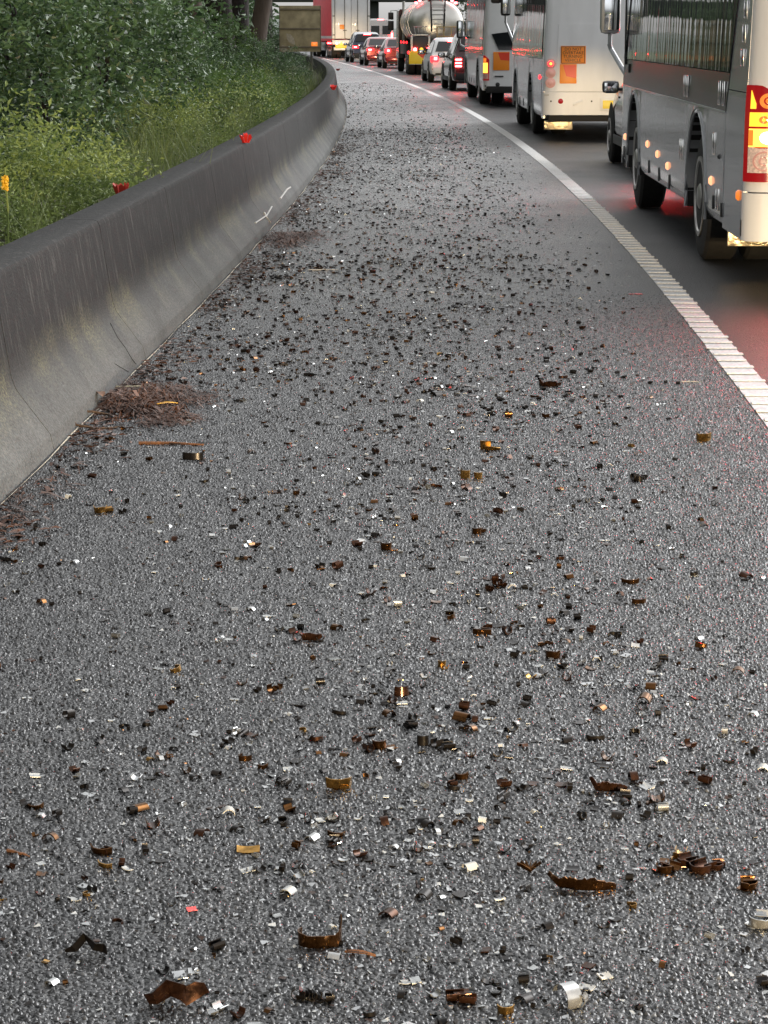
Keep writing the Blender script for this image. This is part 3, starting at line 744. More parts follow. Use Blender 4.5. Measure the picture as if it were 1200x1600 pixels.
def coach_mirror(root, w, Lb, z0, z1, zarm, out, yoff, m, mg='mirrorglass', depth=.13, wid=.19):
    mm = MB().box((-(w + out), Lb + yoff, (z0 + z1) / 2), (wid, depth, z1 - z0), bev=.06).build('wing_mirror', m, root)
    MB().box((-(w + out) + .012, Lb + yoff - depth / 2 - .002, (z0 + z1) / 2 + .01), (wid * .74, .008, (z1 - z0) * .86), bev=.003).build('mirror_glass', M[mg], mm)
    MB().tube([(-(w + out), Lb + yoff, z0 + .03), (-(w + out), Lb + yoff, z0 - .10), (-(w + out) + .01, Lb + yoff, z0 - .16)], .022, 8).build('mirror_stem', M['silver'], mm)
    MB().tube([(-(w + out) - .005, Lb + yoff, z0 - .10), (-(w + out) + .02, Lb + yoff, z0 - .17), (-w + .03, Lb - .30, zarm)], .027, 8).build('mirror_arm', M['silver'], mm)
    return mm

def handle_frame(root, x, y, z, hw, hh, t=.010, proud=.010, mi='chrome', name='recessed_latch'):
    b = MB()
    b.box((x, y - hw / 2, z), (proud, t, hh), bev=.003).box((x, y + hw / 2, z), (proud, t, hh), bev=.003)
    b.box((x, y, z - hh / 2 + t / 2), (proud, hw - t - .001, t), bev=.003).box((x, y, z + hh / 2 - t / 2), (proud, hw - t - .001, t), bev=.003)
    o = b.build(name, M[mi], root)
    MB().box((x + .004, y, z), (.004, hw - t * 1.2, hh - t * 1.2)).build('latch_well', M['charcoal'], o); return o

def disc_lamp(b_root, c, r, axis, m, name, depth=.02, parent_ring=None):
    b = MB(); n = 18
    if axis == 'x': rings = [[(c[0] + d, c[1] + rr * math.cos(k * 2 * math.pi / n), c[2] + rr * math.sin(k * 2 * math.pi / n)) for k in range(n)] for d, rr in ((depth, r), (-depth * .3, r), (-depth, r * .6), (-depth * 1.1, .002))]
    else: rings = [[(c[0] + rr * math.cos(k * 2 * math.pi / n), c[1] + d, c[2] + rr * math.sin(k * 2 * math.pi / n)) for k in range(n)] for d, rr in ((depth, r), (-depth * .3, r), (-depth, r * .6), (-depth * 1.1, .002))]
    return b.loft(rings, True, True).build(name, m, b_root, smooth=50)

# ===== coach 1: the silver coach filling the upper right
L1, W1, H1 = 9.7, 2.34, 3.25
BELT1, SK1, TR1 = 1.175, .36, .485
b1, plan1, shell1, patch1, U1, w1 = coach('coach', L1, W1, H1, (2.35, 14.92), .017,
    'near silver coach with dark side windows and a glowing tall tail light cluster', (2.72, 8.05), TR1, BELT1, SK1, M['silver_side'], M['silver'],
    (3.62, 5.05, 5.95, 6.9), pane_cuts=(2.4, 4.1, 5.8, 7.5), glass_top=2.78, rear_diag=(1.10, .42))
shell1(.70, BELT1 + .16, .0, 'lower_rear_panel', M['offwhite'], nz=3)  # rear of the silver coach coloured paler to stand for light on it
shell1(BELT1 + .166, H1 - .42, -.004, 'upper_rear_panel', M['offwhite'], nz=8)
shell1(.38, .692, .008, 'bumper', M['offwhite'], nz=4)
# tail light cluster wrapping the corner, round-shouldered top
ctop = lambda u: 1.385 - max(0, (min(u, .36) - .13)) ** 1.6 * 2.6
cl = patch1(.035, .62, lambda u: .766, ctop, .003, .014, 'tail_light', M['redhouse'], n=16)
cl['label'] = 'tall red tail light cluster with its amber and brake lamps lit'
patch1(.085, .118, lambda u: 1.235, lambda u: 1.352 - (u - .085) * 2.6, .018, .006, 'indicator_corner', M['amberlit'], cl, n=4)
def ring_lens(u, z, r0, r1, m, parent, name):
    b = MB(); n = 22; rings = []
    for rr, o in ((r1, .018), (r1 * .96, .030), (r0 * 1.06, .030), (r0, .018)):
        rings.append([Vector(plan1(u + rr * math.cos(k * 2 * math.pi / n), z + rr * math.sin(k * 2 * math.pi / n), o)) for k in range(n)])
    b.loft(rings, True, False); return b.build(name, m, parent, smooth=50)
ring_lens(.185, 1.285, .026, .050, M['amberring'], cl, 'lamp_ring'); ring_lens(.185, 1.285, .002, .018, M['amberring'], cl, 'lamp_core')
patch1(.085, .225, lambda u: 1.122, lambda u: 1.212, .018, .008, 'indicator_lens', M['amberlit'], cl)
ring_lens(.165, 1.165, .010, .026, M['amberring'], cl, 'lamp_ring')
patch1(.085, .28, lambda u: .992, lambda u: 1.108, .018, .010, 'brake_lens', M['hotlit'], cl)
ring_lens(.185, 1.05, .002, .040, M['hotcore'], cl, 'lamp_core')
patch1(.088, .112, lambda u: 1.0, lambda u: 1.10, .028, .004, 'lens_edge', M['amberring'], cl, n=4)
patch1(.080, .29, lambda u: .825, lambda u: .982 - max(0, .14 - u) * -.3, .018, .006, 'reverse_lens', M['clear'], cl)
ring_lens(.175, .90, .052, .066, M['ringlens'], cl, 'lamp_ring'); ring_lens(.175, .90, .020, .032, M['ringlens'], cl, 'lamp_ring')
def mirrored(o, root):
    me = o.data.copy(); 
    for v in me.vertices: v.co.x = -v.co.x
    me.flip_normals(); n_ = bpy.data.objects.new(o.name.split('.')[0], me); COL.objects.link(n_); n_.parent = root; return n_
patch1(.34, .58, lambda u: .82, lambda u: 1.06, .018, .008, 'stop_lens', M['stopdeep'], cl)
cr_ = mirrored(cl, b1)
for ch in [c for c in cl.children]: mirrored(ch, cr_)
patch1(.40, .40 + 1.3, lambda u: 1.62, lambda u: 2.6, .002, .012, 'rear_window', M['glass'])
MB().box((0, -.055, .80), (.52, .012, .12), bev=.004).build('number_plate', M['platewhite'], b1)
# marker lamps, latches, vents, hatch handles along the visible side
XS = -w1
for yv, z in ((8.95, .66), (6.55, .70), (5.62, .655), (4.75, .60), (1.75, .665)):
    disc_lamp(b1, (XS - .004, yv, z), .034, 'x', M['amberdim'], 'marker_light', .02)
disc_lamp(b1, (XS - .004, .30, .66), .036, 'x', M['amberring'], 'marker_light', .018)
for yv, z in ((6.42, .50), (5.50, .485), (4.62, .475), (8.85, .50), (9.1, .50)):
    MB().box((XS - .002, yv, z), (.014, .06, .12), bev=.006).build('hatch_handle', M['darkplastic'], b1)
for yv, z in ((3.62, 1.30), (3.42, 1.30), (1.42, 1.30), (1.20, 1.30)):
    handle_frame(b1, XS - .006, yv, z, .10, .17)
for yv, z in ((3.80, .79), (3.66, .79)): handle_frame(b1, XS - .008, yv, z, .09, .17)
handle_frame(b1, XS - .006, 1.66, .935, .11, .16); handle_frame(b1, XS - .006, 1.38, .555, .13, .155)
for k in range(3):
    handle_frame(b1, XS + .008 + k * .006, .40, 1.555 + .155 * k, .13, .115, name='air_vent')
disc_lamp(b1, (XS - .004, 1.33, .86), .018, 'x', M['darkplastic'], 'lock_cap', .015)
MB().box((XS - .004, 1.14, .50), (.016, .05, .10), bev=.005).build('hinge', M['darkplastic'], b1)
MB().box((XS - .004, .12, .46), (.012, .05, .11), bev=.005).build('hinge', M['darkplastic'], b1)
MB().box((XS - .004, 1.62, .52), (.012, .05, .10), bev=.005).build('hinge', M['darkplastic'], b1)
MB().box((XS - .003, 9.15, 1.45), (.016, .05, .12), bev=.006).build('door_handle', M['darkplastic'], b1)
MB().box((XS - .003, 8.7, 1.36), (.016, .06, .09), bev=.006).build('door_handle', M['darkplastic'], b1)
coach_mirror(b1, w1, L1, 1.70, 2.16, 1.28, .10, .30, M['silver'], wid=.22)
MB().box((XS - .003, 9.18, 2.05), (.012, .10, 1.3), bev=.004).build('door_pillar', M['darkplastic'], b1)
# embossed metal flap hanging behind the rear wheels, and exhaust box
mf = MB().box((-.78, 1.42, .30), (.62, .02, .16), bev=.02).build('mud_flap', M['mudflap'], b1)
for q in range(3):
    bq = MB(); n = 20; rr = .028 + .022 * q
    bq.tube([(-.88 + rr * 1.5 * math.cos(k * 2 * math.pi / n), 1.405, .30 + rr * .9 * math.sin(k * 2 * math.pi / n)) for k in range(n + 1)], .005, 5, cap=False); bq.build('embossed_ring', M['mudflap'], mf)
for q in range(4): MB().box((-.70 + .045 * q, 1.405, .30), (.012, .016, .09), Matrix.Rotation(.5 * (-1) ** q, 3, 'Y')).build('embossed_bar', M['mudflap'], mf)

# ===== coach 2: off-white minibus with the overtaking sticker
L2, W2, H2 = 8.6, 2.30, 3.05
b2, plan2, shell2, patch2, U2, w2 = coach('coach', L2, W2, H2, (2.555, 37.0), -.006,
    'off white coach with an orange do not overtake sticker on its plain rear', (3.05, 7.15), .45, 1.30, .34, M['silver_side'], M['offwhite'],
    (2.0, 4.2, 5.4), bandm='coachglass', band_h=.05, pane_cuts=(2.6, 4.4, 6.0), glass_top=2.55, rear_diag=(.5, .40), dual=True)
shell2(.42, .78, .02, 'bumper', M['offwhite'], nz=4)
shell2(.786, H2 - .44, 0, 'rear_panel', M['offwhite'], nz=8)
s2 = 97.0
def r2(px): return (px - 844) / s2 + .0      # metres along the rear from the left corner
def z2(py): return CAM_H - (py - HOR) / s2
# engine door with its own edges
patch2(r2(870), 2 * w2 - r2(870) - .05, lambda u: z2(139), lambda u: z2(38), .002, .010, 'engine_door', M['offwhite'], n=14)
for py, mm, rr in ((98, 'brake', .062), (112, 'ringlens', .062), (127, 'ringlens', .062)):
    for sx in (1, -1):
        c = plan2(r2(860), z2(py), .006); c = (c[0] * sx, c[1], c[2])
        ring = disc_lamp(b2, c, .082, 'y', M['ringlens'], 'tail_light', .012)
        disc_lamp(ring, (c[0], c[1] - .012, c[2]), rr * .72, 'y', M['redlit' if mm == 'brake' else 'ringlens'], 'lens', .012)
        if mm == 'brake': disc_lamp(ring, (c[0], c[1] - .026, c[2]), .022, 'y', M['hotlit'], 'bulb', .006)
def rear_sheet(root, plan, u0, u1, z0, z1, name, m, off=.016, th=.003, bev=.02, parent=None):
    c0 = plan(u0, z0, off); c1 = plan(u1, z1, off)
    return MB().box(((c0[0] + c1[0]) / 2, (c0[1] + c1[1]) / 2 - .004, (z0 + z1) / 2), (c1[0] - c0[0], th, z1 - z0), bev=.001).build(name, m, parent or root)
stk = rear_sheet(b2, plan2, r2(875), r2(913), z2(98), z2(71), 'warning_sticker', M['orange'])
mid = ((plan2(r2(875), 1, .016)[0] + plan2(r2(913), 1, .016)[0]) / 2, plan2(r2(894), 1, .016)[1] - .008)
text('warning_text', 'DO NOT\nOVERTAKE\nTURNING\nVEHICLE', .068, (mid[0], mid[1] - .002, (z2(98) + z2(71)) / 2), (R(90), 0, 0), M['print'], stk)
fr = MB(); x0, x1 = plan2(r2(875), 1, .016)[0] + .012, plan2(r2(913), 1, .016)[0] - .012; za, zb_ = z2(98) + .012, z2(71) - .012; yb = mid[1] - .001
for (cx, cz, dx, dz) in (((x0 + x1) / 2, za, x1 - x0, .008), ((x0 + x1) / 2, zb_, x1 - x0, .008), (x0, (za + zb_) / 2, .008, zb_ - za), (x1, (za + zb_) / 2, .008, zb_ - za)):
    fr.box((cx, yb, cz), (dx, .002, dz))
fr.build('sticker_border', M['print'], stk)
st2 = rear_sheet(b2, plan2, r2(874), r2(900), z2(128), z2(98.6), 'marker_plate', M['orange'])
cA = plan2(r2(879), 1, .016); yb2 = plan2(r2(888), 1, .016)[1] - .009
MB().plate([(plan2(r2(879), 1)[0], yb2, z2(100)), (plan2(r2(899), 1)[0], yb2, z2(100)), (plan2(r2(899), 1)[0], yb2, z2(120)), (plan2(r2(884), 1)[0], yb2, z2(117))], .002).build('red_panel', M['redfilm'], st2)
c = plan2(r2(876), z2(155), .02); disc_lamp(b2, c, .042, 'y', M['redhouse'], 'reflector', .012)
for px in (861, 924): c = plan2(r2(px), z2(155), .02); disc_lamp(b2, c, .014, 'y', M['darkplastic'], 'screw_cap', .008)
c = plan2(r2(946), z2(160), .03); pl2 = MB().box((c[0] + .12, c[1] - .01, c[2]), (.34, .012, .13), bev=.004).build('number_plate', M['plateyellow'], b2)
MB().box((c[0] + .12, c[1] + .004, c[2]), (.42, .02, .20), bev=.02).build('plate_recess', M['offwhite'], b2)
c = plan2(r2(903), z2(157), .022); MB().box((c[0], c[1] - .006, c[2]), (.17, .02, .035), Matrix.Rotation(-.45, 3, 'Y'), bev=.012).build('rear_handle', M['white'], b2)
c = plan2(r2(858), z2(145.5), .02); MB().box((c[0], c[1], c[2]), (.14, .003, .018), bev=.001).build('model_badge', M['faintprint'], b2)
MB().box((-w2 + .26, .28, .25), (.46, .03, .15), bev=.01).build('mud_flap', M['mudflap'], b2)
MB().box((0, .12, .37), (W2 - .15, .22, .11), bev=.03).build('bumper_beam', M['under'], b2)
XS2 = -w2
for yv in (4.9, 5.9): MB().box((XS2 - .003, yv, .48), (.012, .06, .13), bev=.005).build('hatch_handle', M['darkplastic'], b2)
disc_lamp(b2, (XS2 - .004, .9, 1.0), .035, 'x', M['redlit'], 'marker_light', .02)
coach_mirror(b2, w2, L2, 2.03, 2.50, 1.5, .11, .25, M['darkplastic'], wid=.20)
MB().box((XS2 - .30, L2 + .30, 2.52), (.20, .13, .50), bev=.05).build('wing_mirror', M['darkplastic'], b2)

# ===== coach 3: white coach further ahead
L3, W3, H3 = 9.3, 2.35, 3.35
b3, plan3, shell3, patch3, U3, w3 = coach('coach', L3, W3, H3, (2.33, 54.2), -.014,
    'white coach ahead with a black angular rear window and amber tail light', (2.5, 8.2), .48, 1.18, .36, M['silver'], M['white'],
    (3.4, 5.2, 6.6), bandm='charcoal', band_h=.10, pane_cuts=(2.4, 4.0, 5.6, 7.3), glass_top=2.85, rear_diag=(.75, .35))
shell3(.42, H3 - .44, 0, 'rear_panel', M['white'], nz=9)
s3 = FPX / 55.6
def r3(px): return (px - 758) / s3
def z3(py): return CAM_H - (py - HOR) / s3
ct3 = patch3(.03, r3(770), lambda u: z3(121), lambda u: z3(84) - max(0, u - .06) ** 1.5 * 2.2, .003, .014, 'tail_light', M['redhouse'])
patch3(.05, r3(768), lambda u: z3(110), lambda u: z3(95), .018, .008, 'indicator_lens', M['hotlit'], ct3)
patch3(.05, r3(769), lambda u: z3(119), lambda u: z3(111), .018, .006, 'reverse_lens', M['ringlens'], ct3)
patch3(.05, r3(766), lambda u: z3(94), lambda u: z3(88), .018, .006, 'brake_lens', M['amberring'], ct3)
x_ = mirrored(ct3, b3)
for ch in list(ct3.children): mirrored(ch, x_)
pb = plan3(r3(790), 1.5, .012)[1] - .01
MB().plate([(plan3(r3(772), 1.6)[0], pb, z3(53)), (plan3(r3(783), 1.6)[0], pb, z3(76)), (-plan3(r3(783), 1.6)[0], pb, z3(76)), (-plan3(r3(772), 1.6)[0], pb, z3(53)), (0, pb, z3(45))], .006).build('rear_window', M['glass'], b3)
st3 = rear_sheet(b3, plan3, r3(776), r3(800), z3(106), z3(79), 'marker_plate', M['orange'])
y3_ = plan3(r3(790), 1)[1] - .024
MB().plate([(plan3(r3(783), 1)[0], y3_, z3(80)), (plan3(r3(800), 1)[0], y3_, z3(80)), (plan3(r3(800), 1)[0], y3_, z3(92)), (plan3(r3(787), 1)[0], y3_, z3(91))], .002).build('red_panel', M['redfilm'], st3)
c = plan3(r3(783), z3(127), .01); disc_lamp(b3, c, .05, 'y', M['darkplastic'], 'round_cap', .012)
c = plan3(r3(765), z3(129), .01); disc_lamp(b3, c, .018, 'y', M['darkplastic'], 'screw_cap', .01)
MB().box((plan3(r3(785), 1)[0], y3_, z3(115)), (.20, .016, .03), bev=.006).build('rear_handle', M['darkplastic'], b3)
MB().box((0, .10, .40), (W3 - .12, .30, .16), bev=.04).build('bumper_beam', M['under'], b3)
for yv in (4.2, 5.5, 6.5): MB().box((-w3 - .003, yv, .52), (.012, .06, .12), bev=.005).build('hatch_handle', M['darkplastic'], b3)
coach_mirror(b3, w3, L3, 1.55, 2.03, 1.3, .12, .2, M['darkplastic'], wid=.19)
coach_mirror(b3, w3, L3, 1.58, 2.00, 1.3, -.10, .35, M['darkplastic'], wid=.19)

# ===== cars in the queue
car('car', 'suv', 4.6, 1.84, (3.05, 27.3), .0, M['blackcar'], 'black four wheel drive squeezed between the near silver coach and the off white coach', beams=330, plate='platewhite')
car('car', 'suv', 4.5, 1.82, (2.03, 69.0), -.055, M['maroon'], 'dark maroon four wheel drive with stacked red brake lamps behind the white hatchback', beams=160)
car('car', 'hatch', 4.0, 1.75, (1.60, 80.4), -.065, M['white'], 'small white hatchback with glaring round red tail lamp beside the tanker', lamp='round', beams=140)
car('car', 'sedan', 4.6, 1.80, (.02, 111.8), -.09, M['redlitcar'], 'dark car tinted red for brake lamp glow, half hidden just beyond the tanker', lamp='round', beams=120)
car('car', 'sedan', 4.6, 1.80, (-.93, 121.4), -.098, M['redlitcar'], 'low dark red sedan with lamp-reddened paint, directly behind the blue four wheel drive', lamp='wide', beams=130)
car('car', 'suv', 4.7, 1.88, (-1.86, 134.2), -.108, M['bluecar'], 'navy blue four wheel drive stopped behind the white trailer', lamp='wide', beams=2600)
# the queue goes on behind the near coach: this car's headlamps light the coach's bumper
car('car', 'hatch', 4.1, 1.75, (2.75, 3.8), .02, M['white'], 'white hatchback queued behind the near silver coach with headlamps on', lamp='round', beams=1000, beam_deg=17)
car('car', 'suv', 4.6, 1.84, (1.95, -7.2), .02, M['blackcar'], 'black four wheel drive at the tail of the queue with headlamps on', lamp='wide', beams=3200, beam_deg=70)

# ===== tanker
def tanker():
    hd = -.045; a = -math.atan(hd); ca, sa = math.cos(a), math.sin(a); Wt = 2.35
    x0, y0 = .98, 95.0
    root = empty('tanker_truck', (x0 + ca * Wt / 2, y0 + sa * Wt / 2, 0), a, 'stainless steel tanker truck with rear ladder and a yellow marker plate', 'tanker')
    n = 36; rings = []
    def ring(yv, s): return [(1.13 * s * math.cos(k * 2 * math.pi / n), yv, 2.12 + .92 * s * math.sin(k * 2 * math.pi / n)) for k in range(n)]
    for yv, s in ((.30, .05), (.31, .45), (.36, .72), (.45, .90), (.58, .985), (.75, 1), (3.0, 1), (3.02, 1.012), (3.1, 1.012), (3.12, 1), (7.2, 1), (7.4, .96), (7.5, .6)):
        rings.append(ring(yv, s))
    MB().loft(rings, True, True).build('tank', M['steel'], root, smooth=50)
    for yv in (.66, 2.4, 4.6, 6.6):
        b = MB(); b.loft([ring(yv, 1.004), ring(yv, 1.022), ring(yv + .07, 1.022), ring(yv + .07, 1.004)], True, False); b.build('tank_band', M['steel'], root, smooth=50)
    # walkway guards on the dished end either side of the ladder, curved rails
    for sd in (-1, 1):
        pts = []
        for i in range(9):
            z = 3.10 - i * .17; pts.append((sd * (.30 - .05 * i / 8) + .06, .20 + .10 * abs(i - 3) / 6, z))
        MB().tube(pts, .035, 8).build('ladder_rail', M['darkplastic'], root)
    for i in range(7):
        MB().tube([(-.20, .24, 1.85 + i * .19), (.33, .24, 1.85 + i * .19)], .017, 6).build('rung', M['galv'], root)
    hr = MB()
    for z in (1.92, 1.55, 1.25): hr.tube([(.02, .10, z), (.92, .10, z)], .020, 6)
    for x in (.02, .30, .60, .92): hr.tube([(x, .10, 1.1), (x, .10, 1.92)], .020, 6)
    hr.build('hand_rail', M['yellowrail'], root)
    # top walkway with rails
    tw = MB()
    for sd in (-1, 1):
        tw.tube([(sd * .30, .5, 3.05), (sd * .30, .5, 3.38), (sd * .30, 6.5, 3.38), (sd * .30, 6.5, 3.05)], .02, 6)
    tw.build('walkway_rail', M['galv'], root)
    MB().box((0, 3.6, 3.06), (.7, 6.2, .05), bev=.01).build('walkway', M['galv'], root)
    # lamp clusters on the shoulders
    for sd in (-1, 1):
        for q in (0, 1):
            MB().box((sd * (.66 + .15 * q), .56, 2.98 - .09 * q), (.12, .06, .09), bev=.02).build('clearance_light', M['brake'], root)
    # rear frame, hose locker, marker plates, bumper
    MB().box((0, .55, .95), (.9, 1.4, .25), bev=.03).build('chassis_rail', M['under'], root)
    MB().box((0, 3.8, .80), (.85, 6.5, .30), bev=.03).build('chassis', M['under'], root)
    fr = MB()
    for x in (-1.02, -.30): fr.box((x, .14, 1.22), (.09, .07, .72), bev=.01)
    fr.box((-.66, .14, 1.60), (.63, .07, .07), bev=.01)
    fr.build('locker_frame', M['galv'], root)
    MB().box((-.66, .34, 1.22), (.60, .40, .62), bev=.02).build('hose_locker', M['darkplastic'], root)
    nt_ = MB()
    for q in range(4): nt_.tube([(-.92 + q * .16, .13, 1.92), (-.86 + q * .13, .12, 1.62)], .012, 5)
    nt_.tube([(-.95, .13, 1.93), (-.38, .13, 1.93)], .014, 5); nt_.build('hose_hanger', M['galv'], root)
    MB().box((.45, .22, 1.34), (.62, .10, .26), bev=.02).build('control_box', M['galv'], root)
    MB().box((0, .12, .56), (2.25, .10, .30), bev=.02).build('bumper', M['white'], root)
    pl = MB().box((-.62, .05, .70), (1.02, .014, .52), bev=.003).build('marker_plate', M['yellowfilm'], root)
    MB().plate([(-.80, .040, .86), (-.62, .040, .95), (-.40, .040, .82), (-.58, .040, .66)], .003).build('red_panel', M['redfilm'], pl)
    pl = MB().box((.62, .05, .70), (1.02, .014, .52), bev=.003).build('marker_plate', M['yellowfilm'], root)
    MB().plate([(.80, .040, .86), (.62, .040, .95), (.40, .040, .82), (.58, .040, .66)], .003).build('red_panel', M['redfilm'], pl)
    MB().box((-.30, .05, .33), (.40, .014, .12), bev=.003).build('number_plate', M['platewhite'], root)
    for sd in (-1, 1):
        for q in range(3):
            disc_lamp(root, (sd * (.62 + (q - 1) * .26), .06, 1.02), .075, 'y', M['amberlit' if q == 1 else 'brake'], 'tail_light', .02)
        disc_lamp(root, (sd * 1.14, .06, .90), .06, 'y', M['redlit'], 'side_lamp', .02)
        MB().box((sd * 1.13, 1.4, .42), (.08, 1.0, .5), bev=.02).build('mud_guard', M['darkplastic'], root)
        for yv in (.95, 2.2, 8.9): wheel(root, sd * (Wt / 2 - .18), yv, .50, .28, sd, dual=yv < 5)
        for q in range(3): disc_lamp(root, (sd * 1.17, 1.2 + q * 2.2, 1.30), .05, 'x', M['redlit'], 'side_marker', .02)
        MB().box((sd * 1.06, 4.5, 1.05), (.16, 4.6, .50), bev=.03).build('side_locker', M['darkplastic'], root)
    # cab
    cb = MB(); sec = [(7.75, .75, 2.55), (7.8, .6, 2.75), (9.6, .6, 2.78), (9.85, .55, 2.4), (9.95, .5, 1.5), (9.95, .5, .7)]
    rings = []
    for x in (-1.16, -1.1, 1.1, 1.16):
        s = .97 if abs(x) > 1.12 else 1
        rings.append([(x, 7.75, .7), (x, 7.75, 2.70 * s), (x, 9.55, 2.75 * s), (x, 9.88, 1.6), (x, 9.95, .6), (x, 7.75, .6)])
    cb.loft(rings, True, True); cb.build('cab', M['charcoal'], root, smooth=30)
    MB().plate([(-1.0, 9.60, 2.60), (1.0, 9.60, 2.60), (1.0, 9.90, 1.62), (-1.0, 9.90, 1.62)], .01).build('windscreen', M['glass'], root)
    for sd in (-1, 1):
        m_ = MB().box((sd * 1.42, 9.5, 2.42), (.24, .10, .32), bev=.03).build('wing_mirror', M['darkplastic'], root)
        MB().box((sd * 1.42, 9.5, 2.00), (.26, .10, .42), bev=.03).build('lower_mirror', M['darkplastic'], m_)
        MB().tube([(sd * 1.42, 9.5, 1.75), (sd * 1.42, 9.5, 2.66), (sd * 1.12, 9.5, 2.66)], .018, 6).build('mirror_arm', M['darkplastic'], m_)
        MB().box((sd * .85, 9.93, .85), (.4, .1, .2), bev=.04).build('headlight', M['headlamp'], root)
    MB().tube([(-.95, 7.6, 1.0), (-.95, 7.6, 3.05)], .06, 8).build('exhaust_stack', M['galv'], root)
    spot(root, (-.85, 10.1, .85), (-.6, 22, .3), 120)
    return root
tanker()

# ===== articulated trailer at the head of the visible queue
def semi():
    hd = -.125; a = -math.atan(hd); ca, sa = math.cos(a), math.sin(a); Wt = 2.55
    x0, y0 = -3.46, 155.5
    root = empty('trailer_truck', (x0 + ca * Wt / 2, y0 + sa * Wt / 2, 0), a, 'tall white rear doored trailer truck with a red curtain side', 'truck')
    w = Wt / 2; Lt = 13.5; zf, zt = 1.28, 4.25
    MB().box((0, Lt / 2 + .06, (zf + zt) / 2), (Wt - .06, Lt - .1, zt - zf), bev=.02).build('trailer_box', M['white'], root)
    for sd in (-1, 1):
        MB().box((sd * (w - .02), Lt / 2 + .35, (zf + zt) / 2 + .03), (.03, Lt - .75, zt - zf - .30), bev=.008).build('side_curtain', M['curtain'], root)
        MB().box((sd * (w - .01), Lt / 2, zt - .06), (.06, Lt, .16), bev=.01).build('top_rail', M['galv'], root)
        MB().box((sd * (w - .04), Lt / 2, zf - .10), (.08, Lt, .18), bev=.01).build('side_rail', M['curtain'], root)
        MB().box((sd * (w - .06), 6.4, .75), (.05, 3.4, .55), bev=.01).build('side_guard', M['charcoal'], root)
        d = MB().box((sd * w / 2, -.01, (zf + zt) / 2), (w - .03, .05, zt - zf - .06), bev=.008).build('rear_door', M['white'], root)
        for q in (.34, .86):
            MB().tube([(sd * w * q, -.06, zf + .02), (sd * w * q, -.06, zt - .05)], .022, 6).build('lock_rod', M['post'], d)
        MB().box((sd * w * .34, -.075, zf + .55), (.26, .025, .05), bev=.008).build('lock_handle', M['post'], d)
        for zz in (zf + .25, (zf + zt) / 2, zt - .3): MB().box((sd * (w - .10), -.045, zz), (.16, .02, .06), bev=.005).build('hinge', M['post'], d)
        for yv in (1.2, 2.45, 3.7, 11.3): wheel(root, sd * (w - .18), yv, .50, .30, sd, dual=True)
        for q in range(4): disc_lamp(root, (sd * (w + .004), .8 + q * .75, .98), .055, 'x', M['brake'], 'side_marker', .02)
        for q in range(2): disc_lamp(root, (sd * (w - .30 - .3 * q), -.05, .98), .09, 'y', M['hotlit' if q else 'brake'], 'tail_light', .02)
        MB().box((sd * .62, -.05, .78), (.9, .02, .26), bev=.006).build('marker_plate', M['yellowfilm'], root)
        MB().box((sd * w * .78, .55, .55), (.5, .02, .6), bev=.01).build('mud_flap', M['under'], root)
    MB().box((0, 0, 1.05), (Wt, .10, .30), bev=.02).build('rear_sill', M['white'], root)
    MB().box((0, .02, .62), (Wt * .92, .10, .20), bev=.03).build('bumper', M['white'], root)
    MB().box((-.62, -.045, 2.05), (.30, .012, .30), bev=.003).build('door_placard', M['orange'], root)
    MB().box((0, Lt / 2, .95), (1.0, Lt - .6, .3), bev=.02).build('chassis', M['under'], root)
    rings = []
    for x in (-1.2, -1.12, 1.12, 1.2):
        s = .97 if abs(x) > 1.15 else 1
        rings.append([(x, 13.9, .6), (x, 13.9, 3.4 * s), (x, 14.6, 3.7 * s), (x, 15.8, 3.1 * s), (x, 16.1, 1.8), (x, 16.2, .5)])
    MB().loft(rings, True, True).build('cab', M['curtain'], root, smooth=30)
    MB().plate([(-1.05, 15.86, 3.0), (1.05, 15.86, 3.0), (1.05, 16.14, 1.85), (-1.05, 16.14, 1.85)], .012).build('windscreen', M['glass'], root)
    for sd in (-1, 1): MB().box((sd * 1.4, 15.7, 2.5), (.22, .1, .7), bev=.04).build('wing_mirror', M['darkplastic'], root)
    for sd in (-1, 1): wheel(root, sd * 1.0, 15.0, .50, .30, sd)
semi()

# ===== tall white van glimpsed beyond the sedan roofs
def van():
    root = empty('delivery_van', (-.25, 183, 0), -math.atan(-.15), 'tall white van glimpsed between the trailer and the tanker', 'van')
    rings = []
    for yv, s, h in ((0, .97, 2.62), (.12, 1, 2.75), (4.2, 1, 2.75), (4.6, .99, 2.5), (5.2, .97, 1.55), (5.9, .93, 1.1)):
        w = .98 * s; rings.append([(-w, yv, .3), (-w, yv, 1.0), (-w * .93, yv, h - .2), (-w * .78, yv, h), (w * .78, yv, h), (w * .93, yv, h - .2), (w, yv, 1.0), (w, yv, .3)])
    MB().loft(rings, True, True).build('body', M['white'], root, smooth=35)
    for sd in (-1, 1):
        MB().plate([(sd * .12, -.02, 1.55), (sd * .80, -.02, 1.55), (sd * .76, -.01, 2.2), (sd * .12, -.01, 2.2)], .01).build('rear_window', M['glass'], root)
        MB().box((sd * .88, -.02, 1.35), (.13, .06, .6), bev=.02).build('tail_light', M['brake'], root)
        for yv in (1.0, 4.7): wheel(root, sd * .86, yv, .35, .22, sd)
    MB().box((0, -.03, .5), (1.9, .14, .22), bev=.03).build('bumper', M['darkplastic'], root)
    MB().box((0, .02, 2.66), (.4, .05, .05), bev=.01).build('high_brake_light', M['brake'], root)
    return root
van()

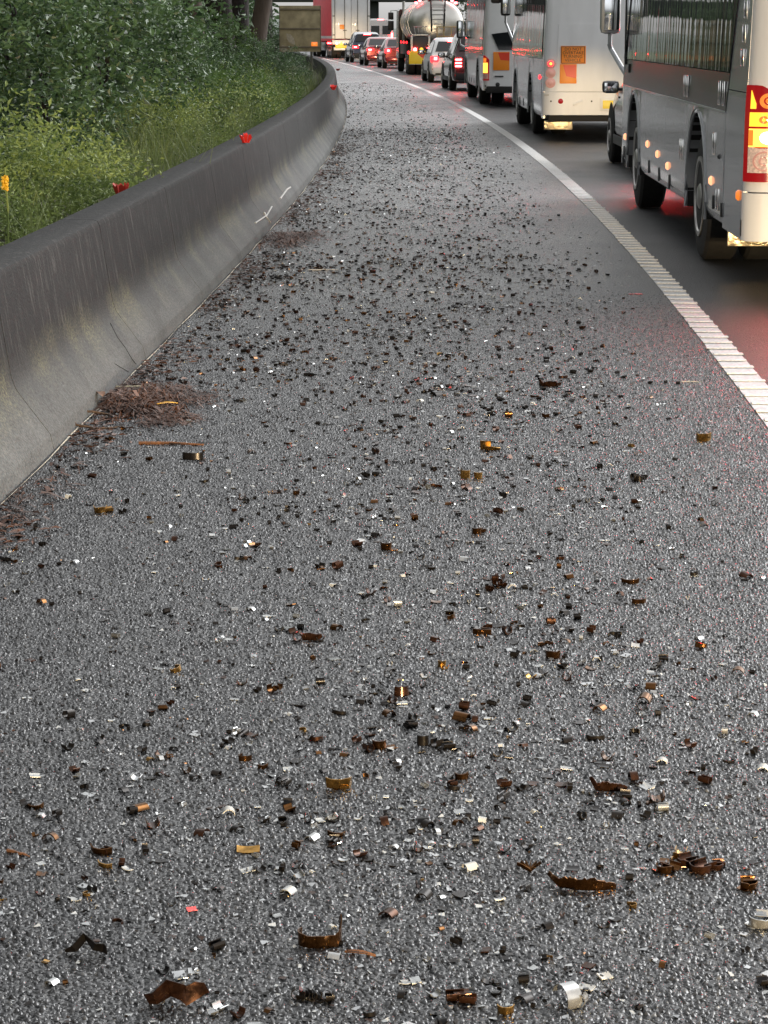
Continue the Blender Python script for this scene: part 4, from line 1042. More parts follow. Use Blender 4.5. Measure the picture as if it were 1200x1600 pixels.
# ------------------------------------------------------------------ sign back beside the barrier
def sign():
    y = 58.0; s = FPX / (y * CP + 1.2 * SP + .0); x0, x1 = (437 - 600) / s, (502 - 600) / s
    zt, zb = CAM_H - (10 - HOR) / s, CAM_H - (80 - HOR) / s
    root = empty('road_sign', ((x0 + x1) / 2, y, .4), .06, 'weathered back of a road sign on two posts behind the barrier', 'sign')
    w = x1 - x0; h = zt - zb; zc = (zt + zb) / 2 - .4
    MB().box((0, 0, zc), (w, .006, h), bev=.002).build('sign_sheet', M['signback'], root)
    for f in (.92, .50, .10): MB().box((0, -.022, zc - h / 2 + h * f), (w * .99, .036, .045), bev=.006).build('rail', M['signrail'], root)
    for x in (-w / 2 + .012, w / 2 - .012): MB().box((x, -.012, zc), (.022, .018, h), bev=.004).build('edge_flange', M['signrail'], root)
    for x in (-w * .38, w * .27): MB().box((x, .045, zc / 2 - .1), (.06, .06, zc + h + .2), bev=.008).build('post', M['post'], root)
    # pale patches on the sheet, feather shaped
    for (ax, az, bx, bz, ww) in ((-.49, .10, -.30, .02, .16), (-.33, .40, -.12, .14, .15)):
        P0 = Vector((ax * w, -.007, zc - h / 2 + az * h)); P1 = Vector((bx * w, -.007, zc - h / 2 + bz * h)); d = P1 - P0; nn = Vector((-d.z, 0, d.x)).normalized() * ww * w
        MB().plate([P0, P0 + d * .25 + nn * .45, P0 + d * .6 + nn * .5, P1, P0 + d * .6 - nn * .5, P0 + d * .3 - nn * .42], .003).build('pale_patch', M['paletan'], root)
    MB().box((w * .34, -.008, zc - h / 2 + .16 * h), (.15 * w, .004, .10 * h), bev=.001).build('asset_sticker', M['amberring'], root)
sign()

# ------------------------------------------------------------------ overpass far ahead, hills
ob = empty('overpass', (5, 262, 0), 0, 'dark concrete overpass crossing the motorway in the distance', 'overpass')
MB().box((30, 4, 6.05), (140, 10, 1.9), bev=.05).build('deck', M['bridge'], ob)
MB().box((30, -1.2, 7.9), (140, .25, 1.1), bev=.03).build('parapet', M['bridge'], ob)
for x in (-6.1, 14, 30): MB().box((x, 4, 2.5), (1.0, 6, 5.1), bev=.08).build('pier', M['bridge'], ob)
hb = MB(); n = 80; vs = []; fs = []
for i in range(n + 1):
    t = i / n; x = -700 + 1500 * t; hgt = 9 + 7 * math.sin(t * 9) + 4 * math.sin(t * 31 + 1)
    vs += [(x, 980, -1), (x, 1000, max(1.5, hgt * .55)), (x, 1120, max(2, hgt)), (x, 1250, -1)]
for i in range(n):
    for k in range(3): fs.append((i * 4 + k, i * 4 + k + 1, i * 4 + k + 5, i * 4 + k + 4))
hb.add(vs, fs); tag(hb.build('hills', M['hill'], smooth=60), kind='structure')

# ------------------------------------------------------------------ vegetation
def leaf_cloud(n_clump, per, shape, lsz, seed, fold=.35, spread=.16, up=.0, aspect=.5):
    """leaf-sized folded quads gathered in twig clumps through a volume; returns verts, faces"""
    r = np.random.default_rng(seed); V = []; F = []
    for _ in range(n_clump):
        c = shape(r)
        d0 = np.array(c, float); 
        for __ in range(per):
            p = d0 + r.normal(0, spread, 3) * np.array([1, 1, .8])
            L = lsz * r.uniform(.6, 1.35); wv = L * aspect
            d = r.normal(0, 1, 3); d[2] = d[2] * .6 - .15 + up; d /= np.linalg.norm(d)
            s = np.cross(d, r.normal(0, 1, 3)); s /= max(1e-6, np.linalg.norm(s)); nn = np.cross(d, s)
            o = len(V)
            V += [p, p + d * L * .5 + s * wv * .5 + nn * wv * fold, p + d * L, p + d * L * .5 - s * wv * .5 + nn * wv * fold]
            F += [(o, o + 1, o + 2), (o, o + 2, o + 3)]
    return V, F
def cloud_mesh(name, V, F, m):
    me = bpy.data.meshes.new(name); me.from_pydata([tuple(v) for v in V], [], F); me.materials.append(m); me.update(); return me
def dome(h, rx, ry, core=.45, zmin=.0):
    def f(r):
        while True:
            v = r.normal(0, 1, 3); v /= np.linalg.norm(v)
            rad = core + (1 - core) * r.random() ** .5
            bumps = 1 + .16 * math.sin(v[0] * 5 + v[2] * 4) + .12 * math.sin(v[1] * 7 - v[2] * 5)
            z = (v[2] * .5 + .5)
            p = (v[0] * rx * rad * bumps, v[1] * ry * rad * bumps, zmin + z * (h - zmin) * (.55 + .45 * rad) * (1 + .1 * math.sin(v[0] * 6)))
            return p
    return f
SH = [cloud_mesh('shrub_foliage', *leaf_cloud(190, 34, dome(2.9, 1.35, 1.25, .5), .092, 11 + i, spread=.125), M['leaf_gloss' if i != 2 else 'leaf_mid']) for i in range(3)]
WD = [cloud_mesh('weed_foliage', *leaf_cloud(80, 22, dome(.75, .55, .55, .3), .040, 41 + i, spread=.085, up=.35, aspect=.42), M['leaf_weed']) for i in range(3)]
CR = [cloud_mesh('crown_foliage', *leaf_cloud(230, 22, dome(7.5, 3.4, 3.4, .35), .22, 61 + i, spread=.5), M['leaf_far' if i else 'leaf_mid']) for i in range(3)]

def stems(seed, h, m='bark_dark', n=5):
    r = random.Random(seed); b = MB()
    for k in range(n):
        a = r.uniform(0, 6.28); b.tube([(0, 0, -.1), (.12 * math.cos(a), .12 * math.sin(a), h * .3), (.4 * math.cos(a), .4 * math.sin(a), h * .7)], [.03, .022, .008], 5)
    return b
ST = stems(3, 2.6).build('stems', M['bark_dark'], None); stem_mesh = ST.data; bpy.data.objects.remove(ST)
def zbank(x, y):
    o = x - BX(y); return float(np.interp(-o, [.47, .9, 1.6, 3, 6, 12, 30, 70], [.30, .34, .40, .46, .62, 1.2, 3.2, 9]))
shrubs = [  # px, ground depth Y, scale, mesh, label
 (5, 20.5, .80, 1, 'dark glossy shrub at the very edge of the thicket, behind the yellow flower'),
 (90, 22.5, .86, 0, 'dark glossy shrub rising right behind the pale weeds'),
 (175, 25, .84, 1, 'dense dark shrub with pale glinting leaves, left of the dark hollow'),
 (235, 30, .62, 0, 'rounded dark shrub behind the tall straw grass'),
 (290, 33, .42, 1, 'glossy low shrub below the reddish brown tree trunk'),
 (345, 37, .44, 0, 'leafy low shrub in front of the leaning pale trunk'),
 (305, 41, .42, 2, 'yellowish green shrub growing at the foot of the reddish trunk'),
 (400, 44, .42, 1, 'green shrub at the foot of the nearer sign post'),
 (455, 50, .36, 0, 'low leafy shrub under the road sign beside the barrier'),
 (352, 49, .58, 2, 'light green sapling shrub between the two tree trunks'),
 (425, 63, .62, 1, 'dark shrub behind the leaning trunk and the sign'),
 (20, 31, 1.45, 2, 'bright green tall shrub above the dark edge shrub'),
 (120, 34, 1.5, 0, 'tall dark shrub at the back of the thicket'),
 (212, 40, 1.25, 1, 'tall shrub beside the dark hollow under the trees'),
 (395, 29.5, .34, 2, 'small yellow green shrub just behind the grass by the barrier'),
]
for i, (px, yv, sc, mi, lab) in enumerate(shrubs):
    x = (px - 600) / FPX * (yv * CP + 1.0); x = min(x, BX(yv) - .55 - 1.3 * sc * .9)
    root = empty('shrub', (x, yv, zbank(x, yv)), random.uniform(0, 6.28), lab, 'shrub', 'shrubs of the roadside thicket')
    root.scale = (sc, sc, sc * random.uniform(.95, 1.1))
    o = bpy.data.objects.new('foliage', SH[mi]); COL.objects.link(o); o.parent = root
    o = bpy.data.objects.new('stems', stem_mesh); COL.objects.link(o); o.parent = root

# undergrowth behind the barrier: weeds as one mass, grass as one mass
def mass(name, items, m, kind='stuff'):
    V = []; F = []
    for me, loc, rz, sc in items:
        co = np.empty(len(me.vertices) * 3); me.vertices.foreach_get('co', co); co = co.reshape(-1, 3) * sc
        c, s_ = math.cos(rz), math.sin(rz); co = np.stack([co[:, 0] * c - co[:, 1] * s_, co[:, 0] * s_ + co[:, 1] * c, co[:, 2]], 1) + np.array(loc)
        o = len(V); V.extend(map(tuple, co)); F.extend([tuple(i + o for i in p.vertices) for p in me.polygons])
    me = cloud_mesh(name, V, F, m); ob_ = bpy.data.objects.new(name, me); COL.objects.link(ob_); return tag(ob_, kind=kind)
items = []
r_ = random.Random(5)
for k in range(125):
    yv = 7.5 + 36 * r_.random() ** 1.5; off = -.72 - r_.random() ** 1.2 * 2.0
    x = BX(yv) + off
    h = (.50 + .75 * r_.random() ** 1.6) * (1.15 if yv < 16 else .9)
    if 17.5 < yv < 24 and off > -1.6: h *= .6
    if yv < 15: h = min(h, .80)
    x -= .16 * h
    items.append((WD[k % 3], (x, yv, zbank(x, yv) - .05), r_.uniform(0, 6.28), h))
mass('undergrowth', items, M['leaf_weed'])
items = []
for k in range(34):
    yv = 26 + 45 * r_.random(); x = BX(yv) - .95 - r_.random() * 1.4
    items.append((WD[k % 3], (x, yv, zbank(x, yv) - .05), r_.uniform(0, 6.28), (.75 + .55 * r_.random()) * (1 if yv < 38 else .62)))
mass('ground_cover', items, M['leaf_mid'])
def grass_mass():
    V = []; F = []; r = np.random.default_rng(9)
    tufts = []
    for k in range(120):
        yv = 13 + 44 * r.random(); off = -.60 - 1.5 * r.random() ** 1.3
        if yv < 15 and r.random() < .7: continue
        tufts.append((BX(yv) + off, yv, .42 + .42 * r.random()))
    for (x, yv, h) in tufts:
        z0 = zbank(x, yv) - .03
        for b in range(46):
            a = r.uniform(0, 6.28); ln = h * r.uniform(.6, 1.25); lean = r.uniform(.15, .75); w = .0032
            bx, by = x + r.normal(0, .10), yv + r.normal(0, .10); ca, sa = math.cos(a), math.sin(a); pa = a + r.uniform(-1, 1); px_, py_ = -math.sin(pa) * w, math.cos(pa) * w
            o = len(V)
            for t in (0, .4, .75, 1):
                d = lean * ln * t * t; z = z0 + ln * (t - .35 * lean * t * t); ww = 1 - .85 * t
                V += [(bx + ca * d + px_ * ww, by + sa * d + py_ * ww, z), (bx + ca * d - px_ * ww, by + sa * d - py_ * ww, z)]
            F += [(o + 2 * q, o + 2 * q + 1, o + 2 * q + 3, o + 2 * q + 2) for q in range(3)]
    ob_ = bpy.data.objects.new('grass', cloud_mesh('grass', V, F, M['grass'])); COL.objects.link(ob_); tag(ob_, kind='stuff')
grass_mass()
# yellow flower among the weeds
fx, fy = (31 - 600) / FPX * 13.0, 12.6
fz = CAM_H - (268 - HOR) / (FPX / 13.0)
fl = empty('flower_spike', (fx, fy, fz - .35), 0, 'single yellow flower spike standing among the pale weeds', 'flower')
MB().tube([(0, 0, -.15), (.01, 0, .2), (0, .01, .42)], .006, 5).build('stem', M['leaf_weed'], fl)
pt = MB()
for k in range(20):
    a = k * 2.4; z = .30 + .13 * k / 34; rr = .008 + .010 * random.random() * (1 - k / 40)
    pt.box((rr * math.cos(a), rr * math.sin(a), z), (.018, .010, .012), Matrix.Rotation(a, 3, 'Z') @ Matrix.Rotation(random.uniform(-.8, .8), 3, 'Y'))
pt.build('petals', M['petal'], fl)

# trees: trunks one can tell apart, crowns mostly above the frame
def tree(x, y, r, h, lean, barkm, label, crown, cs=1.0, fork=False, name='tree'):
    root = empty(name, (x, y, zbank(x, y) - .2 if x < 0 else -.1), 0, label, 'tree', 'trees of the roadside wood')
    b = MB(); pts = []; rs = []
    for i in range(9):
        t = i / 8; pts.append((lean * h * t + .12 * math.sin(t * 5 + x), .1 * math.cos(t * 4 + y), h * t)); rs.append(r * (1.25 - .25 * min(1, t * 8)) * (1 - .55 * t))
    b.tube(pts, rs, 12); b.build('trunk', M[barkm], root, smooth=60)
    lb = MB()
    for k in range(6):
        t = .45 + .09 * k; a = k * 2.2 + x; p = Vector((lean * h * t, 0, h * t)); d = Vector((math.cos(a), math.sin(a), .7))
        lb.tube([p, p + d * 1.2, p + d * 2.4 + Vector((0, 0, .5))], [r * .35, r * .22, r * .08], 6)
    lb.build('limbs', M[barkm], root)
    o = bpy.data.objects.new('crown', CR[crown]); COL.objects.link(o); o.parent = root; o.location = (lean * h * .85, 0, h * .42); o.scale = (cs, cs, cs); o.rotation_euler = (0, 0, random.uniform(0, 6))
    return root
def TX(px, y): return (px - 600) / FPX * (y * CP)
tree(TX(308, 46), 46, .155, 12, .004, 'bark_pale', 'straight reddish brown tree trunk rising behind the shrubs', 0)
tree(TX(292, 50), 50, .20, 13, .0, 'bark_dark', 'dark tree trunk touching the straight reddish trunk', 1)
tree(TX(340, 57), 57, .38, 15, -.01, 'bark_dark', 'broad blackish tree trunk in the dark hollow', 1, 1.2)
tree(TX(368, 60), 60, .28, 14, .05, 'bark_dark', 'blackish trunk between the hollow and the leaning pale trunk', 2)
tree(TX(388, 50), 50, .20, 13, .20, 'bark_pale', 'leaning grey brown gum trunk left of the road sign', 0)
tree(TX(415, 66), 66, .22, 14, .03, 'bark_dark', 'dark trunk close behind the leaning gum', 2)
r_ = random.Random(21)
# the wood goes on: crowns behind, beside and ahead
wood = []
for k in range(58):
    yv = r_.uniform(-30, 250); off = r_.uniform(7, 34) if yv < 120 else r_.uniform(3.5, 30)
    if yv < 60: off = max(off, 8.5)
    wood.append((BX(max(0, yv)) - off - (.15 * max(0, yv - 200)), yv, r_.uniform(1.0, 1.7), r_.randrange(3)))
for k in range(18):
    yv = r_.uniform(150, 250); wood.append((EX(yv) + r_.uniform(22, 40), yv, r_.uniform(1.0, 1.6), r_.randrange(3)))
wood += [(12.2, 205, 1.3, 1), (13.4, 222, 1.4, 2), (11.8, 192, 1.2, 1), (15, 180, 1.4, 2), (18, 195, 1.5, 1)]
V_items = []
wr = empty('wood', (0, 0, 0)); bpy.data.objects.remove(wr)
def thin(me, keep, k, m):      # distant masses: fewer, larger leaves
    V = [tuple(v.co) for v in me.vertices]; F = []; nv = []
    for q in range(0, len(V), 4 * keep):
        c = Vector(V[q]); o = len(nv)
        nv += [tuple(c + (Vector(V[q + j]) - c) * k) for j in range(4)]; F += [(o, o + 1, o + 2), (o, o + 2, o + 3)]
    return cloud_mesh('thin_foliage', nv, F, m)
CRS = [thin(c, 2, 1.4, M['leaf_far']) for c in CR]
for (x, yv, sc, ci) in wood:
    V_items.append((CRS[ci], (x, yv, zbank(x, yv) + r_.uniform(-.5, 9.5) if x < BX(max(0, yv)) else r_.uniform(-.5, 1.2)), r_.uniform(0, 6.28), sc))
mass('woodland', V_items, M['leaf_far'])
tb = MB()
for (x, yv, sc, ci) in wood: tb.tube([(x, yv, -.5), (x + r_.uniform(-.3, .3), yv, 7 * sc), (x + r_.uniform(-.5, .5), yv, 14 * sc)], [.22 * sc, .17 * sc, .08 * sc], 7)
tag(tb.build('woodland_trunks', M['bark_dark']), kind='stuff')
# dense understorey behind the first shrubs
items = []
for k in range(110):
    yv = r_.uniform(30, 125); x = BX(yv) - r_.uniform(3.2, 15); px_ = 600 + x / yv * FPX
    if px_ > 215 and yv < 68: continue
    items.append((SH[k % 2], (x, yv, zbank(x, yv) - .1), r_.uniform(0, 6.28), r_.uniform(1.0, 1.7) if px_ < 430 else .6))
big = [(SH[0], i[1], i[2], i[3]) for i in items]
def sparse(me, keep):      # far understorey needs fewer, larger leaves
    V = [tuple(v.co) for v in me.vertices]; F = []; nv = []
    for q in range(0, len(V), 4 * keep):
        c = Vector(V[q]); o = len(nv)
        nv += [tuple(c + (Vector(V[q + j]) - c) * 2.0) for j in range(4)]; F += [(o, o + 1, o + 2), (o, o + 2, o + 3)]
    return cloud_mesh('sparse_foliage', nv, F, M['leaf_gloss'])
SP_ = [sparse(SH[0], 6), sparse(SH[1], 6)]
mass('thicket', [(SP_[k % 2], i[1], i[2], i[3]) for k, i in enumerate(items)], M['leaf_gloss'])

# ------------------------------------------------------------------ red plastic pieces on the barrier
def petal_cup(x, y, z, r, h, m, label, n=7, seed=0, ry=1.0):
    rr = random.Random(seed); root_b = MB()
    for k in range(n):
        a0 = k * 2 * math.pi / n; a1 = (k + .86) * 2 * math.pi / n; hh = h * rr.uniform(.65, 1.15)
        rings = []
        for t in (0, .35, .7, 1):
            rad = r * (.42 + .58 * t ** .7); zz = hh * t
            rings.append([(rad * math.cos(a0 + (a1 - a0) * q / 3), rad * ry * math.sin(a0 + (a1 - a0) * q / 3), zz + (.012 * (q % 2) if t == 1 else 0)) for q in range(4)] + [((rad - .004) * math.cos(a0 + (a1 - a0) * q / 3), (rad - .004) * ry * math.sin(a0 + (a1 - a0) * q / 3), zz) for q in (3, 2, 1, 0)])
        root_b.loft(rings, True, True)
    root_b.lathe_x([(0, r * .42), (.0, .002)], 0, 0, 0, 10) if False else None
    root_b.box((0, 0, .006), (r * .95, r * .95 * ry, .012), bev=.004)
    o = root_b.build('plastic_cup', m, None, smooth=30); o.location = (x, y, z); o.rotation_euler = (0, 0, seed * .7)
    return tag(o, label, 'litter')
x, y = G(384, 223, BH); petal_cup(x, y, BH, .058, .07, M['redplastic'], 'bright red flower shaped plastic cup standing on the barrier top', 8, 3)
x, y = G(196, 289, BH); petal_cup(x - .03, y, BH - .075, .055, .07, M['redbroken'], 'dull red plastic piece half hidden in grass behind the barrier edge', 6, 5)
x, y = G(521, 140.5, BH); petal_cup(x, y, BH, .06, .07, M['redplastic'], 'smaller red plastic cup on the barrier top before the bend', 6, 2)
x, y = G(528, 110.5, BH); petal_cup(x, y, BH, .06, .06, M['redbroken'], 'tiny farthest red plastic cup on the barrier bend', 5, 4)

# ------------------------------------------------------------------ metal debris
def ribbon(pts, ups, w, t=.0009, jag=0.0, rr=None):
    """strip along pts; ups = direction of its width; double sided thin plate with real thickness"""
    rr = rr or random; b = MB(); P = [Vector(p) for p in pts]; rings = []
    for i, p in enumerate(P):
        tn = (P[min(i + 1, len(P) - 1)] - P[max(i - 1, 0)]).normalized(); u = Vector(ups[i]) if isinstance(ups, list) else Vector(ups)
        u = (u - tn * u.dot(tn)).normalized(); nn = tn.cross(u) * t
        ww = w[i] if isinstance(w, (list, tuple)) else w
        top = ww * (1 + (rr.uniform(-jag, jag) if jag else 0))
        rings.append([p - nn, p + u * top - nn, p + u * top + nn, p + nn])
    return b.loft(rings, True, True)
def arc_pts(r, a0, a1, n, lift=0.0, squash=1.0, spiral=0.0):
    return [((r + spiral * i) * math.cos(a0 + (a1 - a0) * i / n), (r + spiral * i) * math.sin(a0 + (a1 - a0) * i / n) * squash, lift) for i in range(n + 1)]
def lying(r, ang, w, n=7, a0=None, spiral=0.0):
    """curl lying on its side: axis horizontal along x"""
    a0 = -math.pi / 2 - ang / 2 if a0 is None else a0
    P = []
    for i in range(n + 1):
        a = a0 + ang * i / n; q = r + spiral * i; P.append((0, q * math.cos(a), q * math.sin(a)))
    mz = min(p[2] for p in P); P = [(x, y_, z - mz + .0012) for x, y_, z in P]
    b = ribbon(P, (1, 0, 0), w); b.v = [(x - w / 2, y_, z) for x, y_, z in b.v]; return b
PROTO = {}
def proto(key, b, m):
    o = b.build('metal_curl', m, None, smooth=50); PROTO[key] = o.data; bpy.data.objects.remove(o)
# unit size: about 2 cm
shapes = {
 'curl': lambda: lying(.0075, R(290), .017, 9),
 'roll': lambda: lying(.006, R(500), .020, 13, spiral=.00035),
 'half': lambda: lying(.011, R(170), .015, 6),
 'arch': lambda: lying(.012, R(150), .016, 6, a0=R(15)),
 'chip': lambda: lying(.030, R(40), .015, 3),
 'flat': lambda: lying(.05, R(22), .022, 2),
 'hoop': lambda: ribbon(arc_pts(.012, R(170), R(395), 9), (0, 0, 1), .009, jag=.1),
 'wall': lambda: ribbon(arc_pts(.016, R(200), R(330), 6), (.0, -.15, 1), .012, jag=.12),
}
shape_word = {'curl': 'curl', 'roll': 'rolled curl', 'half': 'half curl', 'arch': 'arched chip', 'chip': 'curved chip', 'flat': 'flat flake', 'hoop': 'open hoop', 'wall': 'upright curved strip'}
mats_ = {'bronze': 'bronze', 'brown': 'brown', 'darksw': 'black', 'silversw': 'silver', 'palesw': 'pale', 'brass': 'golden'}
LOW = {'curl': lambda: lying(.0075, R(290), .017, 5), 'roll': lambda: lying(.0065, R(330), .020, 6), 'half': lambda: lying(.011, R(170), .015, 3),
 'arch': lambda: lying(.012, R(150), .016, 3, a0=R(15)), 'chip': lambda: lying(.030, R(40), .015, 2), 'flat': lambda: lying(.05, R(22), .022, 1),
 'hoop': lambda: ribbon(arc_pts(.012, R(170), R(395), 5), (0, 0, 1), .009, jag=.1), 'wall': lambda: ribbon(arc_pts(.016, R(200), R(330), 4), (.0, -.15, 1), .012, jag=.12)}
random.seed(77)
LOWD = {k: (lambda b: (np.array(b.v), b.f))(fn()) for k, fn in LOW.items()}
for sk, fn in shapes.items():
    base = fn()
    for mk in mats_:
        proto((sk, mk), base, M[mk])
def pick(rr, far=False):
    u = rr.random()
    if far: u = u * .80 if rr.random() < .65 else u
    if u < .50: mk = 'darksw'
    elif u < .62: mk = 'brown'
    elif u < .69: mk = 'bronze'
    elif u < .91: mk = 'silversw'
    elif u < .985: mk = 'palesw'
    else: mk = 'brass'
    if mk == 'palesw': sk = rr.choice(['chip', 'flat', 'flat', 'arch'])
    elif mk == 'silversw': sk = rr.choice(['curl', 'half', 'arch', 'chip', 'arch', 'flat'])
    elif mk in ('brass', 'bronze'): sk = rr.choice(['wall', 'hoop', 'curl', 'arch', 'chip', 'half', 'half', 'arch'])
    else: sk = rr.choice(['curl', 'half', 'half', 'hoop', 'arch', 'arch', 'curl', 'chip', 'half', 'chip', 'flat'])
    return sk, mk
# --- notable pieces, each its own thing
LAND = []
def piece(name, b, m, px, py, rz, label, cat='metal scrap', short=None, rx=0.0, group=None, tilt=0.0):
    x, y = G(px, py); o = b.build(name, m, None, smooth=45)
    mz = min((Matrix.Rotation(rx, 3, 'X') @ Vector(v.co)).z for v in o.data.vertices)
    o.location = (x, y, .0015 - mz); o.rotation_euler = (rx, tilt, rz); tag(o, label, cat, group)
    if short: LAND.append((x, y, short))
    return o
def zig(n, seg, amp, w, jag=.15, rise=0.0):
    P = [(i * seg, amp * (-1) ** i, rise * i) for i in range(n + 1)]; return ribbon(P, (0, 0, 1), w, jag=jag)
def corr(L, n, w, curve, amp, tipup=0.0, jag=.18, leanv=(0, -.35, 1)):
    """corrugated long strip, gently curved, one end turned up"""
    P = []; Wd = []
    for i in range(n + 1):
        t = i / n; P.append((L * (t - .5), curve * (2 * t - 1) ** 2 + amp * (i % 2), tipup * max(0, .18 - t) / .18)); Wd.append(w * (.45 + .55 * min(1, t * 3)) * (1 - .55 * max(0, t - .7) / .3))
    return ribbon(P, leanv, Wd, jag=jag)
random.seed(5)
def multi(*bs):
    o = MB()
    for b, off, rz in bs:
        c, s_ = math.cos(rz), math.sin(rz); o.add([(x * c - y_ * s_ + off[0], x * s_ + y_ * c + off[1], z + off[2]) for x, y_, z in b.v], b.f)
    return o
# the large open ring
o = piece('metal_ribbon', ribbon(arc_pts(.042, R(150), R(385), 16, squash=.72), [(0, -.12, 1)] * 13 + [(0, -.05, 1)] * 4, [.026] * 12 + [.03, .038, .048, .056, .05], jag=.05), M['bronze'], 500, 1474, 0, 'largest open bronze ribbon ring with one end standing up, holding silver chips', short='the large open bronze ring')
piece('metal_ribbon', ribbon([(-.05, 0, 0), (-.035, -.004, .002), (-.012, .010, .012), (.006, .0, .010), (.02, -.008, .003), (.042, .012, .012), (.056, .02, .02)], [(0, -.55, .85), (0, -.5, .9), (0, -.2, 1), (.1, .3, 1), (0, .5, .9), (0, -.1, 1), (0, -.1, 1)], [.03, .036, .034, .028, .036, .034, .024], jag=.1), M['brown'], 276, 1572, -.1, 'folded bronze ribbon with bright top edge at the near border', short='the folded bronze ribbon at the near border')
piece('metal_flake', lying(.06, R(35), .024, 3), M['silversw'], 281, 1527, .3, 'bright silver flake touching the far side of the folded bronze ribbon')
piece('metal_ribbon', multi((ribbon([(-.026, .006, .0), (-.016, -.001, .0), (.006, -.003, .0), (.026, .0, .0), (.03, .012, 0)], (0, -.2, 1), .026, jag=.08), (0, 0, .004), 0), (lying(.012, R(160), .022, 6), (.012, .004, 0), .3)), M['brass'], 528, 1235, 0, 'golden folded strip glinting brightly above the ribbed silver flake', short='the glinting golden folded strip')
piece('metal_ribbon', corr(.088, 22, .026, .012, .0007, .030, .13), M['brown'], 950, 1238, -.05, 'brown corrugated ribbon with its end turned up like a prow', short='the brown ribbon with the upturned prow')
piece('metal_ribbon', corr(.142, 30, .030, .022, .0008, .020, .11), M['bronze'], 906, 1392, -.22, 'longest brown corrugated ribbon with a glowing golden tip', short='the longest corrugated ribbon')
fan = MB()
for k in range(6):
    a = R(150 - k * 22); fan.add(*(lambda q: (q.v, q.f))(ribbon([(0, 0, .002), (.018 * math.cos(a), .012 * math.sin(a), .010), (.032 * math.cos(a), .02 * math.sin(a), .014 + .002 * (k % 2))], (0, -.4, 1), .009)))
piece('metal_fan', fan, M['bronze'], 828, 1364, 0, 'crumpled copper fan touching the start of the longest corrugated ribbon', short='the crumpled copper fan')
piece('metal_ribbon', ribbon([(-.045, .004, 0), (-.022, .0, .004), (-.006, .012, .022), (.010, -.004, .010), (.026, .004, .004), (.038, -.004, .002)], (0, -.35, 1), [.006, .020, .020, .022, .020, .022], jag=.1), M['darksw'], 138, 1492, -.1, 'dark zigzag strip lying alone near the lower left corner', short='the dark zigzag strip')
piece('metal_flake', multi((lying(.08, R(36), .022, 4), (0, 0, 0), 1.57)), M['brass'], 388, 1332, .05, 'flat pale gold flake shaped like a trapezium', short='the pale gold trapezium flake', rx=.35)
rib = MB()
for k in range(7):
    t = (k - 3) / 3.4; rib.tube([(-.013 * math.sqrt(1 - t * t) , t * .016, .004), (0, t * .016, .010), (.013 * math.sqrt(1 - t * t), t * .016, .004)], .0028, 5)
piece('ribbed_flake', rib, M['silversw'], 518, 1280, -.6, 'ribbed oval silver flake like a small shell', short='the ribbed silver shell flake')
def leafm(L, wd, bend=.004):
    P = []; 
    b = MB(); rings = []
    for i in range(9):
        t = i / 8; ww = wd * math.sin(math.pi * min(.98, max(.03, t))) ** .8 * (1 - .3 * t); x = L * (t - .5); zc = bend * math.sin(math.pi * t); yb_ = .18 * L * (t - .5) ** 2
        rings.append([(x, yb_ - ww, zc + .003), (x, yb_, zc), (x, yb_ + ww, zc + .004), (x, yb_ + ww, zc + .0035), (x, yb_, zc - .0008), (x, yb_ - ww, zc + .0022)])
    return b.loft(rings, True, True)
piece('dead_leaf', leafm(.062, .008), M['brownleaf'], 562, 1494, -.32, 'slender brown gum leaf lying beside the large open bronze ring', 'leaf', short='the slender brown leaf')
piece('twig', MB().tube([(-.028, .022, .005), (-.016, .010, .006), (-.004, -.002, .005), (.006, -.008, .005), (.016, -.022, .004)], [.004, .0036, .0032, .003, .0015], 6), M['brownleaf'], 33, 1336, .2, 'short bent orange brown twig near the left border', 'twig', short='the bent orange brown twig')
piece('metal_ribbon', multi((lying(.013, R(330), .018, 9), (-.034, 0, 0), 1.4), (ribbon([(-.022, 0, 0), (0, .006, 0), (.02, .002, 0), (.036, .012, .006)], (0, -.2, 1), [.022, .024, .022, .014], jag=.1), (0, 0, 0), 0)), M['brown'], 484, 1002, 0, 'dark brown ribbon with a rolled end, halfway across', short='the dark brown ribbon with rolled end')
piece('metal_knot', multi((lying(.012, R(250), .018, 7), (-.008, 0, 0), .8), (lying(.011, R(200), .016, 7), (.008, .004, .006), -.5)), M['bronze'], 430, 1082, 0, 'crumpled bronze knot of two curls', short='the crumpled bronze knot')
piece('metal_curl', ribbon(arc_pts(.020, R(185), R(355), 10), (0, -.2, 1), .024, jag=.06), M['bronze'], 864, 1028, 0, 'brown half ring with a single golden glint on its front', short='the half ring with a golden glint')
piece('metal_ribbon', ribbon([(-.024, .006, 0), (-.012, -.004, 0), (.006, -.002, 0), (.028, -.006, 0), (.03, .010, 0), (.0, .014, 0)], (0, -.1, 1), .017, jag=.08), M['bronze'], 752, 992, 0, 'open box shaped bronze loop', short='the box shaped bronze loop')
piece('metal_curl', multi((ribbon(arc_pts(.010, R(180), R(360), 7), (0, -.1, 1), .02), (-.002, .02, 0), 0), (lying(.012, R(150), .02, 5), (.004, 0, 0), 1.5)), M['brass'], 692, 1046, 0, 'brass curl pair with a pale flat face', short='the brass pair with a pale face')
piece('metal_curl', ribbon(arc_pts(.022, R(205), R(345), 8), (0, .2, 1), .026), M['brown'], 626, 1086, .2, 'brown curved plate beside a blue sliver', short='the brown curved plate')
piece('metal_flake', lying(.05, R(30), .03, 3), M['palesw'], 628, 1100, .1, 'pale bluish sliver by the brown curved plate')
